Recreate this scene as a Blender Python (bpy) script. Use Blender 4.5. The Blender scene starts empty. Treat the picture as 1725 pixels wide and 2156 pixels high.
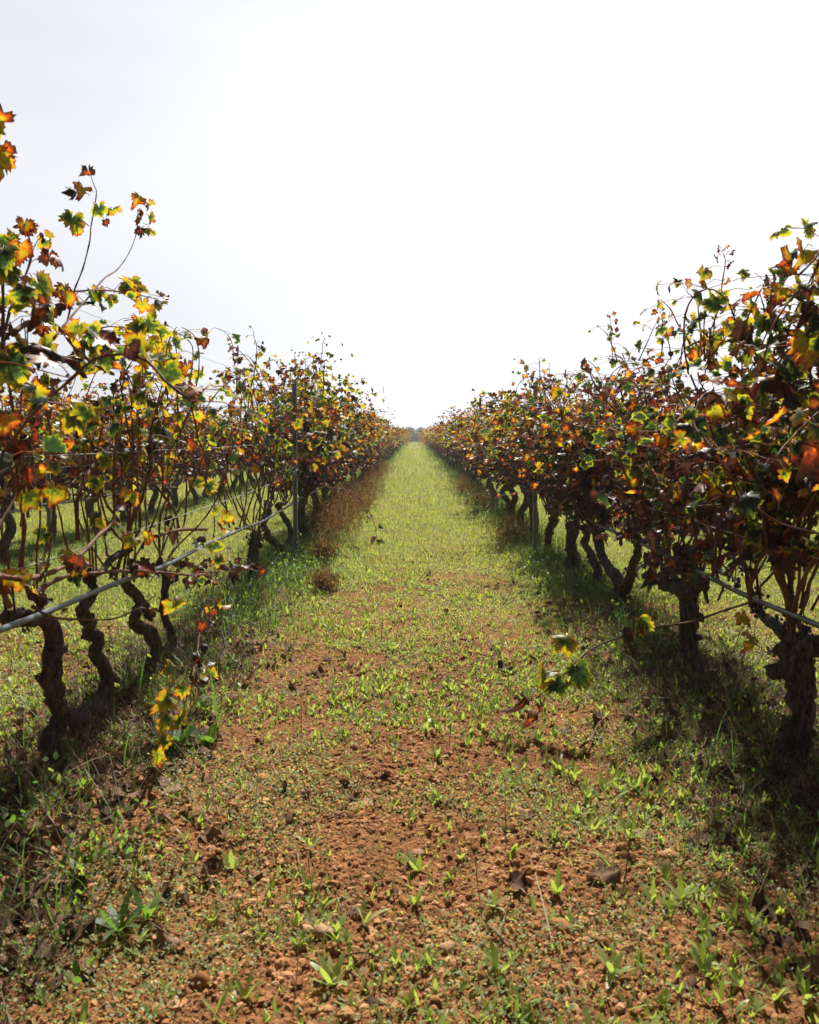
import bpy, bmesh, math, random
import numpy as np
from mathutils import Vector, noise as mnoise

R = math.radians
rng = np.random.default_rng(11)
random.seed(11)
S = bpy.context.scene
COL = S.collection

# ------------------------------------------------------------------ camera
H = 1.10
PITCH, YAW = R(4.63), R(0.27)
cam_d = bpy.data.cameras.new('camera')
cam_d.sensor_fit = 'HORIZONTAL'; cam_d.sensor_width = 24.0; cam_d.lens = 28.0
cam_d.clip_start = 0.05; cam_d.clip_end = 6000
cam_d.dof.use_dof = True; cam_d.dof.focus_distance = 6.5; cam_d.dof.aperture_fstop = 8.0
cam = bpy.data.objects.new('camera', cam_d); COL.objects.link(cam)
cam.location = (0, 0, H); cam.rotation_euler = (R(90) - PITCH, 0, YAW)
S.camera = cam
FPX = 28.0 / 24.0 * 1725

# ------------------------------------------------------------------ light
SUN_EL, SUN_AZ = R(51), R(5)            # ahead of the camera, a little to the right of the rows
sun_dir = Vector((math.sin(SUN_AZ) * math.cos(SUN_EL), math.cos(SUN_AZ) * math.cos(SUN_EL), math.sin(SUN_EL)))
sd = bpy.data.lights.new('sun', 'SUN'); sd.energy = 5.0; sd.angle = R(1.4); sd.color = (1.0, 0.945, 0.86)
so = bpy.data.objects.new('sun', sd); COL.objects.link(so)
so.rotation_euler = sun_dir.to_track_quat('Z', 'Y').to_euler(); so.location = (0, 0, 30)
S.view_settings.view_transform = 'Standard'; S.view_settings.look = 'None'
S.view_settings.gamma = 1.0; S.view_settings.exposure = 0.95

W = bpy.data.worlds.new('World'); S.world = W; W.use_nodes = True
nt = W.node_tree; nt.nodes.clear()
def N(tree, typ, **kw):
    n = tree.nodes.new(typ)
    for k, v in kw.items(): setattr(n, k, v)
    return n
def link(tree, a, b): tree.links.new(a, b)
def mathn(tree, op, a, b=None, clamp=False):
    n = N(tree, 'ShaderNodeMath', operation=op); n.use_clamp = clamp
    for i, v in enumerate((a, b)):
        if v is None: continue
        if isinstance(v, (int, float)): n.inputs[i].default_value = v
        else: link(tree, v, n.inputs[i])
    return n.outputs[0]
def maprange(tree, v, a, b, c, d, smooth=False):
    n = N(tree, 'ShaderNodeMapRange'); n.interpolation_type = 'SMOOTHSTEP' if smooth else 'LINEAR'
    link(tree, v, n.inputs[0])
    for i, x in enumerate((a, b, c, d)): n.inputs[i + 1].default_value = x
    return n.outputs[0]
def ramp(tree, fac, stops):
    n = N(tree, 'ShaderNodeValToRGB'); cr = n.color_ramp
    while len(cr.elements) < len(stops): cr.elements.new(0.5)
    for e, (p, c) in zip(cr.elements, stops):
        e.position = p; e.color = (*c, 1)
    link(tree, fac, n.inputs[0]); return n.outputs[0]
def mixc(tree, fac, a, b, mode='MIX'):
    n = N(tree, 'ShaderNodeMix', data_type='RGBA', blend_type=mode)
    for s, v in ((0, fac), (6, a), (7, b)):
        if isinstance(v, (int, float)): n.inputs[s].default_value = v
        elif isinstance(v, tuple): n.inputs[s].default_value = (*v, 1)
        else: link(tree, v, n.inputs[s])
    return n.outputs[2]
def noise(tree, vec, scale, detail=4, rough=0.55):
    n = N(tree, 'ShaderNodeTexNoise'); n.inputs['Scale'].default_value = scale
    n.inputs['Detail'].default_value = detail; n.inputs['Roughness'].default_value = rough
    if vec is not None: link(tree, vec, n.inputs['Vector'])
    return n.outputs['Fac']

# thin bright overcast: a Nishita sky behind a sheet of cloud that is brightest on the sun's side and dimmed out of view
sky = N(nt, 'ShaderNodeTexSky', sky_type='NISHITA'); sky.sun_disc = False
sky.sun_elevation = SUN_EL; sky.sun_rotation = SUN_AZ
tc = N(nt, 'ShaderNodeTexCoord')
dot = N(nt, 'ShaderNodeVectorMath', operation='DOT_PRODUCT'); link(nt, tc.outputs['Generated'], dot.inputs[0]); dot.inputs[1].default_value = sun_dir
glow = maprange(nt, dot.outputs['Value'], 0.24, 0.66, 0.05, 0.57, True)
sep = N(nt, 'ShaderNodeSeparateXYZ'); link(nt, tc.outputs['Generated'], sep.inputs[0])
glow = mathn(nt, 'MULTIPLY', glow, maprange(nt, sep.outputs[2], 0.44, 0.66, 1.0, 0.20, True))      # unseen sky overhead is dimmed to keep the ambient light low
stretch = N(nt, 'ShaderNodeMapping'); stretch.inputs['Scale'].default_value = (1, 1, 2.6); link(nt, tc.outputs['Generated'], stretch.inputs[0])
cl = noise(nt, stretch.outputs[0], 1.7, 6, 0.52)
cloudv = mathn(nt, 'MULTIPLY', glow, maprange(nt, cl, 0.3, 0.7, 0.86, 1.08))
cloudv = mathn(nt, 'MULTIPLY', cloudv, maprange(nt, sep.outputs[0], -0.36, 0.06, 0.80, 1.0, True))        # thicker, greyer cloud to the left
cloudc = N(nt, 'ShaderNodeCombineColor')
link(nt, mathn(nt, 'MULTIPLY', cloudv, 0.965), cloudc.inputs[0]); link(nt, mathn(nt, 'MULTIPLY', cloudv, 0.98), cloudc.inputs[1]); link(nt, mathn(nt, 'MULTIPLY', cloudv, 1.03), cloudc.inputs[2])
skys = N(nt, 'ShaderNodeVectorMath', operation='SCALE'); link(nt, sky.outputs[0], skys.inputs[0]); skys.inputs['Scale'].default_value = 0.10
bg = N(nt, 'ShaderNodeBackground'); link(nt, mixc(nt, maprange(nt, cl, 0.25, 0.5, 0.86, 0.98), skys.outputs[0], cloudc.outputs[0]), bg.inputs[0])
bg.inputs[1].default_value = 1.0
out = N(nt, 'ShaderNodeOutputWorld'); link(nt, bg.outputs[0], out.inputs[0])
S.cycles.max_bounces = 8; S.cycles.transparent_max_bounces = 4
S.cycles.use_denoising = True

# ------------------------------------------------------------------ projection helpers (sizes were read off a 1725 px wide view)
def ray(px, py):
    a = (px - 862.5) / FPX; b = -(py - 1078.0) / FPX
    x, y, z = a, math.cos(PITCH) + b * math.sin(PITCH), -math.sin(PITCH) + b * math.cos(PITCH)
    return np.array((x * math.cos(YAW) - y * math.sin(YAW), x * math.sin(YAW) + y * math.cos(YAW), z))
def PX(px, py, X):                       # on the upright plane x = X (a vine row)
    r = ray(px, py); return np.array((0, 0, H)) + r * (X / r[0])
def PD(px, py, Y):                       # at distance Y
    r = ray(px, py); return np.array((0, 0, H)) + r * (Y / r[1])
ROW_L, ROW_R, ROW_L2, ROW_R2, ROW_L3, ROW_R3 = -1.13, 1.24, -3.40, 3.60, -5.75, 5.95

# ------------------------------------------------------------------ materials
def new_mat(name):
    m = bpy.data.materials.new(name); m.use_nodes = True
    t = m.node_tree; t.nodes.clear()
    o = N(t, 'ShaderNodeOutputMaterial')
    return m, t, o
def attr(t, name): return N(t, 'ShaderNodeAttribute', attribute_name=name).outputs['Fac']
def objco(t): return N(t, 'ShaderNodeTexCoord').outputs['Object']
def principled(t, col, rough=0.7, spec=0.4, metal=0.0, bump=None, bstr=0.4, bdist=0.01):
    p = N(t, 'ShaderNodeBsdfPrincipled')
    if isinstance(col, tuple): p.inputs['Base Color'].default_value = (*col, 1)
    else: link(t, col, p.inputs['Base Color'])
    if isinstance(rough, (int, float)): p.inputs['Roughness'].default_value = rough
    else: link(t, rough, p.inputs['Roughness'])
    p.inputs['Specular IOR Level'].default_value = spec; p.inputs['Metallic'].default_value = metal
    if bump is not None:
        b = N(t, 'ShaderNodeBump'); b.inputs['Strength'].default_value = bstr; b.inputs['Distance'].default_value = bdist
        link(t, bump, b.inputs['Height']); link(t, b.outputs[0], p.inputs['Normal'])
    return p
def leafy(name, stops, tstops, valfn, trans=0.45, rough=0.42, spec=0.5):
    m, t, o = new_mat(name)
    v = valfn(t)
    p = principled(t, ramp(t, v, stops), rough, spec)
    tr = N(t, 'ShaderNodeBsdfTranslucent'); link(t, ramp(t, v, tstops), tr.inputs[0])
    mx = N(t, 'ShaderNodeMixShader'); mx.inputs[0].default_value = trans
    link(t, p.outputs[0], mx.inputs[1]); link(t, tr.outputs[0], mx.inputs[2]); link(t, mx.outputs[0], o.inputs[0])
    return m
def vine_val(t):
    e = attr(t, 'edge'); e2 = mathn(t, 'MULTIPLY', e, e)
    n1 = noise(t, objco(t), 38, 3, 0.6); n2 = noise(t, objco(t), 130, 2, 0.6)
    v = mathn(t, 'ADD', mathn(t, 'SUBTRACT', attr(t, 'stage'), 0.13), mathn(t, 'MULTIPLY', e2, 0.42))
    v = mathn(t, 'ADD', v, mathn(t, 'MULTIPLY', mathn(t, 'SUBTRACT', n1, 0.5), 0.62))
    return mathn(t, 'ADD', v, mathn(t, 'MULTIPLY', mathn(t, 'SUBTRACT', n2, 0.5), 0.36), True)
M_leaf = leafy('vine_leaf',
    [(0.0, (.026, .046, .024)), (.16, (.040, .070, .022)), (.30, (.18, .18, .026)), (.46, (.36, .25, .030)), (.58, (.30, .105, .020)), (.70, (.13, .036, .018)), (.84, (.058, .030, .024)), (1.0, (.046, .030, .024))],
    [(0.0, (.028, .060, .018)), (.13, (.09, .16, .02)), (.22, (.36, .42, .02)), (.31, (.60, .52, .02)), (.44, (.76, .46, .012)), (.56, (.66, .17, .012)), (.68, (.36, .045, .012)), (.80, (.09, .026, .012)), (1.0, (.05, .022, .012))],
    vine_val, 0.46, 0.46, 0.45)
def hue_val(t):
    n1 = noise(t, objco(t), 25, 2, 0.5)
    return mathn(t, 'ADD', attr(t, 'hue'), mathn(t, 'MULTIPLY', mathn(t, 'SUBTRACT', n1, 0.5), 0.25), True)
GR = [(0.0, (.025, .055, .018)), (.25, (.055, .105, .025)), (.5, (.20, .255, .070)), (.75, (.285, .27, .08)), (.88, (.26, .19, .08)), (1.0, (.20, .11, .055))]
GT = [(0.0, (.06, .16, .03)), (.25, (.17, .34, .03)), (.5, (.48, .58, .075)), (.75, (.60, .54, .09)), (.88, (.40, .26, .08)), (1.0, (.22, .10, .04))]
M_grass = leafy('meadow_green', GR, GT, hue_val, 0.45, 0.5, 0.35)
M_seedling = leafy('seedling_green', [(0, (.05, .10, .03)), (.4, (.19, .27, .075)), (.6, (.28, .35, .11)), (1, (.36, .36, .14))], [(0, (.15, .28, .03)), (.4, (.30, .42, .05)), (.6, (.42, .51, .07)), (1, (.50, .48, .12))], hue_val, 0.5, 0.45, 0.4)
M_clover = leafy('small_leaf', [(0, (.07, .12, .035)), (.5, (.21, .27, .10)), (1, (.40, .43, .28))], [(0, (.22, .34, .04)), (.5, (.48, .56, .08)), (1, (.52, .56, .2))], hue_val, 0.45, 0.55, 0.25)
M_tree = leafy('tree_foliage', [(0, (.030, .050, .028)), (1, (.055, .085, .045))], [(0, (.03, .06, .02)), (1, (.06, .10, .03))], hue_val, 0.25, 0.6, 0.3)

def bark_mat(name, c0, c1, sc):
    m, t, o = new_mat(name); oc = objco(t)
    mp = N(t, 'ShaderNodeMapping'); mp.inputs['Scale'].default_value = (1, 1, .16); link(t, oc, mp.inputs[0])
    n1 = noise(t, mp.outputs[0], sc, 5, 0.65); n2 = noise(t, oc, sc * .25, 3)
    c = mixc(t, maprange(t, n1, .36, .66, 0, 1), c0, c1)
    c = mixc(t, maprange(t, n2, .45, .7, 0, .5), c, (.075, .062, .05))
    link(t, principled(t, c, .9, .2, 0, n1, 1.0, .022).outputs[0], o.inputs[0]); return m
M_bark = bark_mat('vine_bark', (.022, .017, .013), (.22, .172, .135), 85)
M_treebark = bark_mat('tree_bark', (.03, .025, .02), (.09, .07, .055), 20)
def cane_mat():
    m, t, o = new_mat('cane_bark'); oc = objco(t)
    n1 = noise(t, oc, 9, 3); n2 = noise(t, oc, 120, 2)
    c = mixc(t, maprange(t, n1, .3, .7, 0, 1), (.085, .034, .022), (.21, .115, .07))
    c = mixc(t, maprange(t, n2, .5, .75, 0, .5), c, (.05, .025, .02))
    link(t, principled(t, c, .75, .2, 0, n2, .3, .002).outputs[0], o.inputs[0]); return m
M_cane = cane_mat()
def simple(name, c0, c1, sc, rough=.6, spec=.4, metal=0., bstr=.3, bdist=.003):
    m, t, o = new_mat(name); n1 = noise(t, objco(t), sc, 5, .6)
    link(t, principled(t, mixc(t, maprange(t, n1, .32, .68, 0, 1), c0, c1), rough, spec, metal, n1, bstr, bdist).outputs[0], o.inputs[0]); return m
M_steel = simple('galvanised_steel', (.24, .285, .33), (.42, .47, .53), 40, .5, .5, .35, .1)
M_wire = simple('galvanised_wire', (.16, .165, .17), (.34, .34, .34), 30, .45, .5, .6, .1)
M_hose = simple('irrigation_hose', (.07, .085, .10), (.13, .155, .18), 30, .36, .5, 0, .1, .001)
M_hose_dark = simple('dark_irrigation_hose', (.03, .038, .046), (.065, .08, .095), 30, .36, .5, 0, .1, .001)
M_grape = simple('dried_grape', (.010, .008, .014), (.035, .022, .03), 60, .45, .5)
M_straw = leafy('dry_stem', [(0, (.024, .015, .009)), (.5, (.15, .098, .056)), (1, (.46, .38, .28))], [(0, (.05, .03, .02)), (1, (.2, .14, .08))], hue_val, .12, .95, .05)
M_dryweed = leafy('dry_weed', [(0, (.06, .030, .015)), (.5, (.15, .082, .036)), (1, (.24, .18, .08))], [(0, (.10, .04, .015)), (.5, (.30, .13, .04)), (1, (.38, .25, .08))], hue_val, .35, .85, .08)
M_dead = leafy('dead_leaf', [(0, (.055, .030, .016)), (.5, (.13, .068, .036)), (1, (.26, .16, .095))], [(0, (.03, .015, .01)), (1, (.14, .06, .03))], lambda t: mathn(t, 'ADD', attr(t, 'stage'), mathn(t, 'MULTIPLY', mathn(t, 'SUBTRACT', noise(t, objco(t), 60, 3), .5), .8), True), .15, .75, .15)
def clod_mat():
    m, t, o = new_mat('soil_clod'); oc = objco(t); n1 = noise(t, oc, 70, 5, .65)
    c = ramp(t, mathn(t, 'ADD', attr(t, 'hue'), mathn(t, 'MULTIPLY', mathn(t, 'SUBTRACT', n1, .5), .5), True), [(0, (.14, .054, .019)), (.5, (.33, .155, .062)), (1, (.50, .30, .17))])
    link(t, principled(t, c, .95, .12, 0, n1, .7, .005).outputs[0], o.inputs[0]); return m
M_clod = clod_mat()
M_stone = simple('pale_stone', (.24, .12, .06), (.42, .27, .17), 40, .9, .2, 0, .5, .004)
def ground_mat():
    m, t, o = new_mat('red_soil'); oc = objco(t)
    g = attr(t, 'green')
    n1 = noise(t, oc, 3.2, 5, .6); n2 = noise(t, oc, 45, 5, .65); n3 = noise(t, oc, 260, 3, .6); n4 = noise(t, oc, 14, 4, .6)
    soil = mixc(t, maprange(t, n2, .3, .7, 0, 1), (.145, .057, .021), (.36, .168, .068))
    soil = mixc(t, maprange(t, n3, .5, .75, 0, .55), soil, (.36, .175, .065))
    soil = mixc(t, maprange(t, n1, .5, .72, 0, .55), soil, (.085, .035, .015))
    vo = N(t, 'ShaderNodeTexVoronoi'); vo.inputs['Scale'].default_value = 75; link(t, oc, vo.inputs['Vector'])
    vs = N(t, 'ShaderNodeSeparateColor'); link(t, vo.outputs['Color'], vs.inputs[0])
    soil = mixc(t, maprange(t, vs.outputs[0], .55, 1, 0, .5), soil, (.30, .125, .042))
    gr = mixc(t, maprange(t, n4, .3, .7, 0, 1), (.125, .145, .036), (.255, .245, .066))
    gr = mixc(t, maprange(t, n2, .5, .75, 0, .6), gr, (.045, .075, .018))
    bs = mathn(t, 'ADD', attr(t, 'brown_strip'), mathn(t, 'MULTIPLY', mathn(t, 'SUBTRACT', n4, .5), 1.4)); soil = mixc(t, maprange(t, bs, .35, .75, 0, .6, True), soil, (.085, .042, .020))
    gg = mathn(t, 'ADD', g, mathn(t, 'MULTIPLY', mathn(t, 'SUBTRACT', n4, .5), 1.1))
    gg = maprange(t, gg, .35, .75, 0, 1, True)
    hh = mathn(t, 'SUBTRACT', mathn(t, 'ADD', n2, mathn(t, 'MULTIPLY', n3, .5)), mathn(t, 'MULTIPLY', vo.outputs['Distance'], .8))
    link(t, principled(t, mixc(t, gg, soil, gr), .95, .15, 0, hh, 1.0, .016).outputs[0], o.inputs[0]); return m
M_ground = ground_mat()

# ------------------------------------------------------------------ mesh helpers
def mesh_np(name, V, faces, mat, parent=None, attrs=None, smooth=True):
    """faces: list of (n,3) / (n,4) int arrays"""
    me = bpy.data.meshes.new(name); V = np.asarray(V, dtype=np.float32)
    me.vertices.add(len(V)); me.vertices.foreach_set('co', V.ravel())
    fs = [np.asarray(f, dtype=np.int32) for f in faces if len(f)]
    tot = np.concatenate([np.full(len(f), f.shape[1], np.int32) for f in fs]); idx = np.concatenate([f.ravel() for f in fs])
    me.loops.add(len(idx)); me.loops.foreach_set('vertex_index', idx)
    me.polygons.add(len(tot)); me.polygons.foreach_set('loop_start', np.concatenate(([0], np.cumsum(tot)[:-1])).astype(np.int32))
    me.polygons.foreach_set('use_smooth', np.full(len(tot), smooth))
    for k, a in (attrs or {}).items():
        at = me.attributes.new(k, 'FLOAT', 'POINT'); at.data.foreach_set('value', np.asarray(a, dtype=np.float32))
    me.update(calc_edges=True); me.validate()
    me.materials.append(mat)
    o = bpy.data.objects.new(name, me); COL.objects.link(o)
    if parent: o.parent = parent
    return o
def tag(o, label=None, cat=None, group=None, kind=None):
    if label: o['label'] = label
    if cat: o['category'] = cat
    if group: o['group'] = group
    if kind: o['kind'] = kind
    return o
def thing(name, loc, label, cat, group=None, rz=0):
    o = bpy.data.objects.new(name, None); COL.objects.link(o); o.empty_display_size = .1
    o.location = loc; o.rotation_euler = (0, 0, rz); return tag(o, label, cat, group)
class MB:
    def __init__(s): s.V = []; s.F = []; s.n = 0; s.A = {}
    def add(s, V, faces, **attrs):
        V = np.asarray(V, float).reshape(-1, 3); s.V.append(V)
        for f in faces:
            if len(f): s.F.append(np.asarray(f, int) + s.n)
        for k, a in attrs.items(): s.A.setdefault(k, []).append(np.broadcast_to(np.asarray(a, float), (len(V),)))
        s.n += len(V); return s
    def build(s, name, mat, parent=None, smooth=True, origin=None):
        V = np.concatenate(s.V)
        if origin is not None: V = V - np.asarray(origin)
        t = [f for f in s.F if f.shape[1] == 3]; q = [f for f in s.F if f.shape[1] == 4]
        fs = ([np.concatenate(t)] if t else []) + ([np.concatenate(q)] if q else [])
        return mesh_np(name, V, fs, mat, parent, {k: np.concatenate(a) for k, a in s.A.items()}, smooth)
def unit(v): return v / np.maximum(np.linalg.norm(v, axis=-1, keepdims=True), 1e-9)
def smooth_path(P, step):
    P = np.asarray(P, float); n = len(P)
    if n < 3: 
        k = max(2, int(np.linalg.norm(P[-1] - P[0]) / step)); return np.linspace(P[0], P[-1], k + 1), np.linspace(0, 1, k + 1)
    E = np.vstack((2 * P[0] - P[1], P, 2 * P[-1] - P[-2])); out = []; ts = []
    for i in range(n - 1):
        a, b, c, d = E[i:i + 4]; k = max(1, int(round(np.linalg.norm(c - b) / step)))
        for j in range(k):
            t = j / k
            out.append(.5 * ((2 * b) + (c - a) * t + (2 * a - 5 * b + 4 * c - d) * t * t + (3 * b - a - 3 * c + d) * t ** 3)); ts.append((i + t) / (n - 1))
    out.append(P[-1]); ts.append(1.0); return np.array(out), np.array(ts)
def tube(P, rad, seg=6, gnarl=0.0, seed=0):
    P = np.asarray(P, float); n = len(P); rad = np.broadcast_to(np.asarray(rad, float), (n,))
    T = unit(np.gradient(P, axis=0)); u = np.zeros((n, 3))
    a = np.array((1., 0, 0)) if abs(T[0][0]) < .8 else np.array((0, 1., 0))
    u[0] = unit(a - T[0] * (a @ T[0]))
    for i in range(1, n): u[i] = unit(u[i - 1] - T[i] * (u[i - 1] @ T[i]))
    v = np.cross(T, u); ph = np.arange(seg) / seg * 2 * math.pi
    r = rad[:, None] * np.ones(seg)
    if gnarl:
        g = np.random.default_rng(seed); s = np.arange(n)[:, None]
        r = r * (1 + gnarl * (.5 * np.sin(3 * ph + s * .13 + g.uniform(0, 6)) + .35 * np.sin(5 * ph - s * .21 + g.uniform(0, 6)) + .5 * np.sin(s * .27 + g.uniform(0, 6)) * np.cos(ph + s * .11) + .3 * np.sin(s * .6 + g.uniform(0, 6)) * np.cos(2 * ph + s * .2))) 
        r = r * (1 + gnarl * .45 * g.normal(0, 1, (n, seg)))
    V = P[:, None, :] + r[..., None] * (np.cos(ph)[None, :, None] * u[:, None, :] + np.sin(ph)[None, :, None] * v[:, None, :])
    V = V.reshape(-1, 3); i = np.arange(n - 1)[:, None] * seg; j = np.arange(seg)[None, :]; k = (j + 1) % seg
    Q = np.stack((i + j, i + k, i + seg + k, i + seg + j), -1).reshape(-1, 4)
    V = np.vstack((V, P[:1], P[-1:])); b = n * seg; j = np.arange(seg); k = (j + 1) % seg
    T3 = np.vstack((np.stack((k, j, np.full(seg, b)), -1), np.stack(((n - 1) * seg + j, (n - 1) * seg + k, np.full(seg, b + 1)), -1)))
    return V, [Q, T3]

# ------------------------------------------------------------------ ground
_h = [np.random.default_rng(3).uniform(0, 6.28, 40), np.random.default_rng(4).uniform(0, 6.28, 40)]
def lump(x, y, f, k): return np.sin(x * f + _h[0][k] + 1.7 * np.sin(y * f * .63 + _h[1][k])) * np.sin(y * f * .91 + _h[0][k + 20] + 1.3 * np.sin(x * f * .71 + _h[1][k + 20]))
def base_z(x, y):
    z = .016 * lump(x, y, 2.1, 0) + .010 * lump(x, y, 5.3, 1) + .006 * lump(x, y, 11.7, 2)
    for X in (ROW_L, ROW_R, ROW_L2, ROW_R2): z = z + .045 * np.exp(-((x - X) / .28) ** 2)
    z = z - .012 * np.exp(-((x - .55) / .22) ** 2) - .010 * np.exp(-((x + .5) / .22) ** 2)
    far = np.clip((y - 138) / 60, 0, 1); return z - 3.2 * far * far * (3 - 2 * far)
def micro_z(x, y):
    near = np.clip((9 - y) / 4, 0, 1)
    a = np.maximum(0, lump(x, y, 37, 3)) * .006 + np.maximum(0, lump(x, y, 83, 4)) * .008 + lump(x, y, 171, 5) * .004 + lump(x, y, 290, 15) * .0025
    return a * near
def gz(x, y): return base_z(x, y) + micro_z(x, y)
def sstep(a, b, x): t = np.clip((x - a) / (b - a), 0, 1); return t * t * (3 - 2 * t)
def green(x, y):
    g = .10 + .62 * sstep(2.6, 8.5, y) + .26 * sstep(8, 16, y)
    g = g + .22 * lump(x, y, 1.3, 6) * (1 - .6 * sstep(9, 20, y)) + .14 * lump(x, y, 3.7, 7)
    for X in (ROW_L, ROW_R): g = g + .20 * np.exp(-((np.abs(x - X) - .42) / .25) ** 2) * sstep(2.2, 5, y)
    g = g + .18 * sstep(1.5, 2.2, np.abs(x)) 
    return np.clip(g, 0, 1)
def brown_strip(x, y):                          # darker brown soil in an uneven strip under the nearest vines
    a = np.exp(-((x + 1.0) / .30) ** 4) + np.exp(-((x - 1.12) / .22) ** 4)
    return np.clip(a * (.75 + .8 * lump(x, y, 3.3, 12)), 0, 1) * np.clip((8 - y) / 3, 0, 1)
ys = [-6, -4, -2.5, -1, 0, .6, 1.0, 1.3]
while ys[-1] < 3000: ys.append(ys[-1] + (.0075 if ys[-1] < 3.2 else .0075 * (ys[-1] / 3.2) ** 1.7 if ys[-1] < 60 else ys[-1] * .06))
xs = [0.0]
while xs[-1] < 2500: xs.append(xs[-1] + (.0085 if xs[-1] < 1.3 else .0085 * (xs[-1] / 1.3) ** 1.9 if xs[-1] < 12 else xs[-1] * .12))
xs = np.array(sorted([-a for a in xs[1:]] + xs)); ys = np.array(ys)
gx, gy = np.meshgrid(xs, ys); nx, ny = len(xs), len(ys)
ii = np.arange(ny - 1)[:, None] * nx + np.arange(nx - 1)[None, :]
Q = np.stack((ii, ii + 1, ii + nx + 1, ii + nx), -1).reshape(-1, 4)
jit = np.random.default_rng(5).normal(0, 1, gx.shape) * .0017 * np.clip((7 - gy) / 3, 0, 1)
gobj = mesh_np('ground', np.stack((gx, gy, gz(gx, gy) + jit), -1).reshape(-1, 3), [Q], M_ground, None, {'green': green(gx, gy).ravel(), 'brown_strip': brown_strip(gx, gy).ravel()})
tag(gobj, kind='structure')
print('ground', len(gx.ravel()))

# ------------------------------------------------------------------ leaves
_ang = np.array([0, 16, 29, 44, 58, 72, 88, 104, 118, 134, 150, 164, 173.])
_rad = np.array([1.0, .90, .74, .84, .93, .84, .70, .74, .78, .70, .64, .52, .22])
def leaf_template(n, ring, serr):
    th = np.radians(np.linspace(-173, 173, n)); r = np.interp(np.abs(np.degrees(th)), _ang, _rad)
    if serr: r = r * (1 + serr * np.where(np.arange(n) % 2 == 0, 1, -1))
    V = [np.zeros((1, 3))]; O = np.stack((r * np.sin(th), r * np.cos(th), 0 * r), -1); T = []
    if ring:
        m = n // 2; th2 = np.radians(np.linspace(-173, 173, m)); r2 = np.interp(np.abs(np.degrees(th2)), _ang, _rad) * .55
        I = np.stack((r2 * np.sin(th2), r2 * np.cos(th2), 0 * r2), -1); V += [I, O]; e = np.concatenate(([0], np.full(m, .5), np.full(n, 1.)))
        for i in range(m - 1): T.append((0, 1 + i, 2 + i))
        o = 1 + m; a = b = 0
        while a < m - 1 or b < n - 1:
            if b < n - 1 and (a == m - 1 or th[b + 1] <= th2[a + 1] + 1e-9): T.append((1 + a, o + b, o + b + 1)); b += 1
            else: T.append((1 + a, o + b, 2 + a)); a += 1
    else:
        V.append(O); e = np.concatenate(([0], np.full(n, 1.)))
        for i in range(n - 1): T.append((0, 1 + i, 2 + i))
    return np.concatenate(V), np.array(T)[:, ::-1], e
LT = {'hi': leaf_template(43, True, .055), 'mid': leaf_template(15, False, 0), 'lo': leaf_template(8, False, 0)}
def leaf_mesh(mb, L, lod, g, petiole=True):
    """L: dict of arrays node, pos, tip, nrm, size, stage, dry"""
    T, F, e = LT[lod]; n = len(L['size'])
    if n == 0: return
    c = lambda a: np.asarray(a, float)[:, None]
    x, y = T[None, :, 0] * np.ones((n, 1)), T[None, :, 1] * np.ones((n, 1)); th = np.arctan2(x, y); r2 = x * x + y * y
    dry = c(L['dry'])
    x = x * (1 - .45 * dry * g.uniform(.4, 1, (n, 1))) * g.uniform(.82, 1.1, (n, 1))
    z = g.normal(.24, .34, (n, 1)) * np.abs(x) + (g.normal(-.16, .36, (n, 1)) * (1 + 1.8 * dry)) * x * x + (g.normal(-.30, .36, (n, 1)) * (1 + 1.6 * dry)) * y * y + g.normal(0, .12, (n, 1)) * (1 + 1.5 * dry) * np.sin(3 * th + g.uniform(0, 6, (n, 1))) * r2
    z = z + .075 * (1 + dry) * g.normal(0, 1, z.shape) * r2
    # margins tear and bend unevenly
    k = 1 + .07 * g.normal(0, 1, (n, T.shape[0])) * np.where(e > .9, 1, .3)[None, :]
    k = k + .10 * np.cos(2 * th + g.uniform(0, 6.28, (n, 1))) + .09 * np.cos(5 * th + g.uniform(0, 6.28, (n, 1)) * .5)
    k = k * np.where((g.uniform(0, 1, k.shape) < .05 + .07 * dry) & (e > .9)[None, :], g.uniform(.55, .85, k.shape), 1)
    x, y = x * k, y * k
    s = c(L['size']); Y = unit(L['tip']); Z = unit(L['nrm'] - Y * np.sum(L['nrm'] * Y, 1, keepdims=True)); X = np.cross(Y, Z)
    V = L['pos'][:, None, :] + s[..., None] * (x[..., None] * X[:, None, :] + y[..., None] * Y[:, None, :] + z[..., None] * Z[:, None, :])
    m = T.shape[0]
    mb.add(V.reshape(-1, 3), [(F[None] + (np.arange(n) * m)[:, None, None]).reshape(-1, 3)], stage=np.repeat(L['stage'], m), edge=np.tile(e, n))
    if petiole:
        A, B = L['node'], L['pos']; d = unit(B - A + 1e-6); u = unit(np.cross(d, np.array((.31, .2, .93)))); v = np.cross(d, u)
        M = (A + B) / 2 + np.array((0, 0, .012)); w = .0013
        V = np.stack([P + w * (math.cos(q) * u + math.sin(q) * v) for P in (A, M, B) for q in (0, 2.09, 4.19)], 1)
        f = np.array([(i * 3 + j, i * 3 + (j + 1) % 3, (i + 1) * 3 + (j + 1) % 3, (i + 1) * 3 + j) for i in range(2) for j in range(3)])
        mb.add(V.reshape(-1, 3), [(f[None] + (np.arange(n) * 9)[:, None, None]).reshape(-1, 4)], stage=np.full(n * 9, .62), edge=np.full(n * 9, .6))
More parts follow.
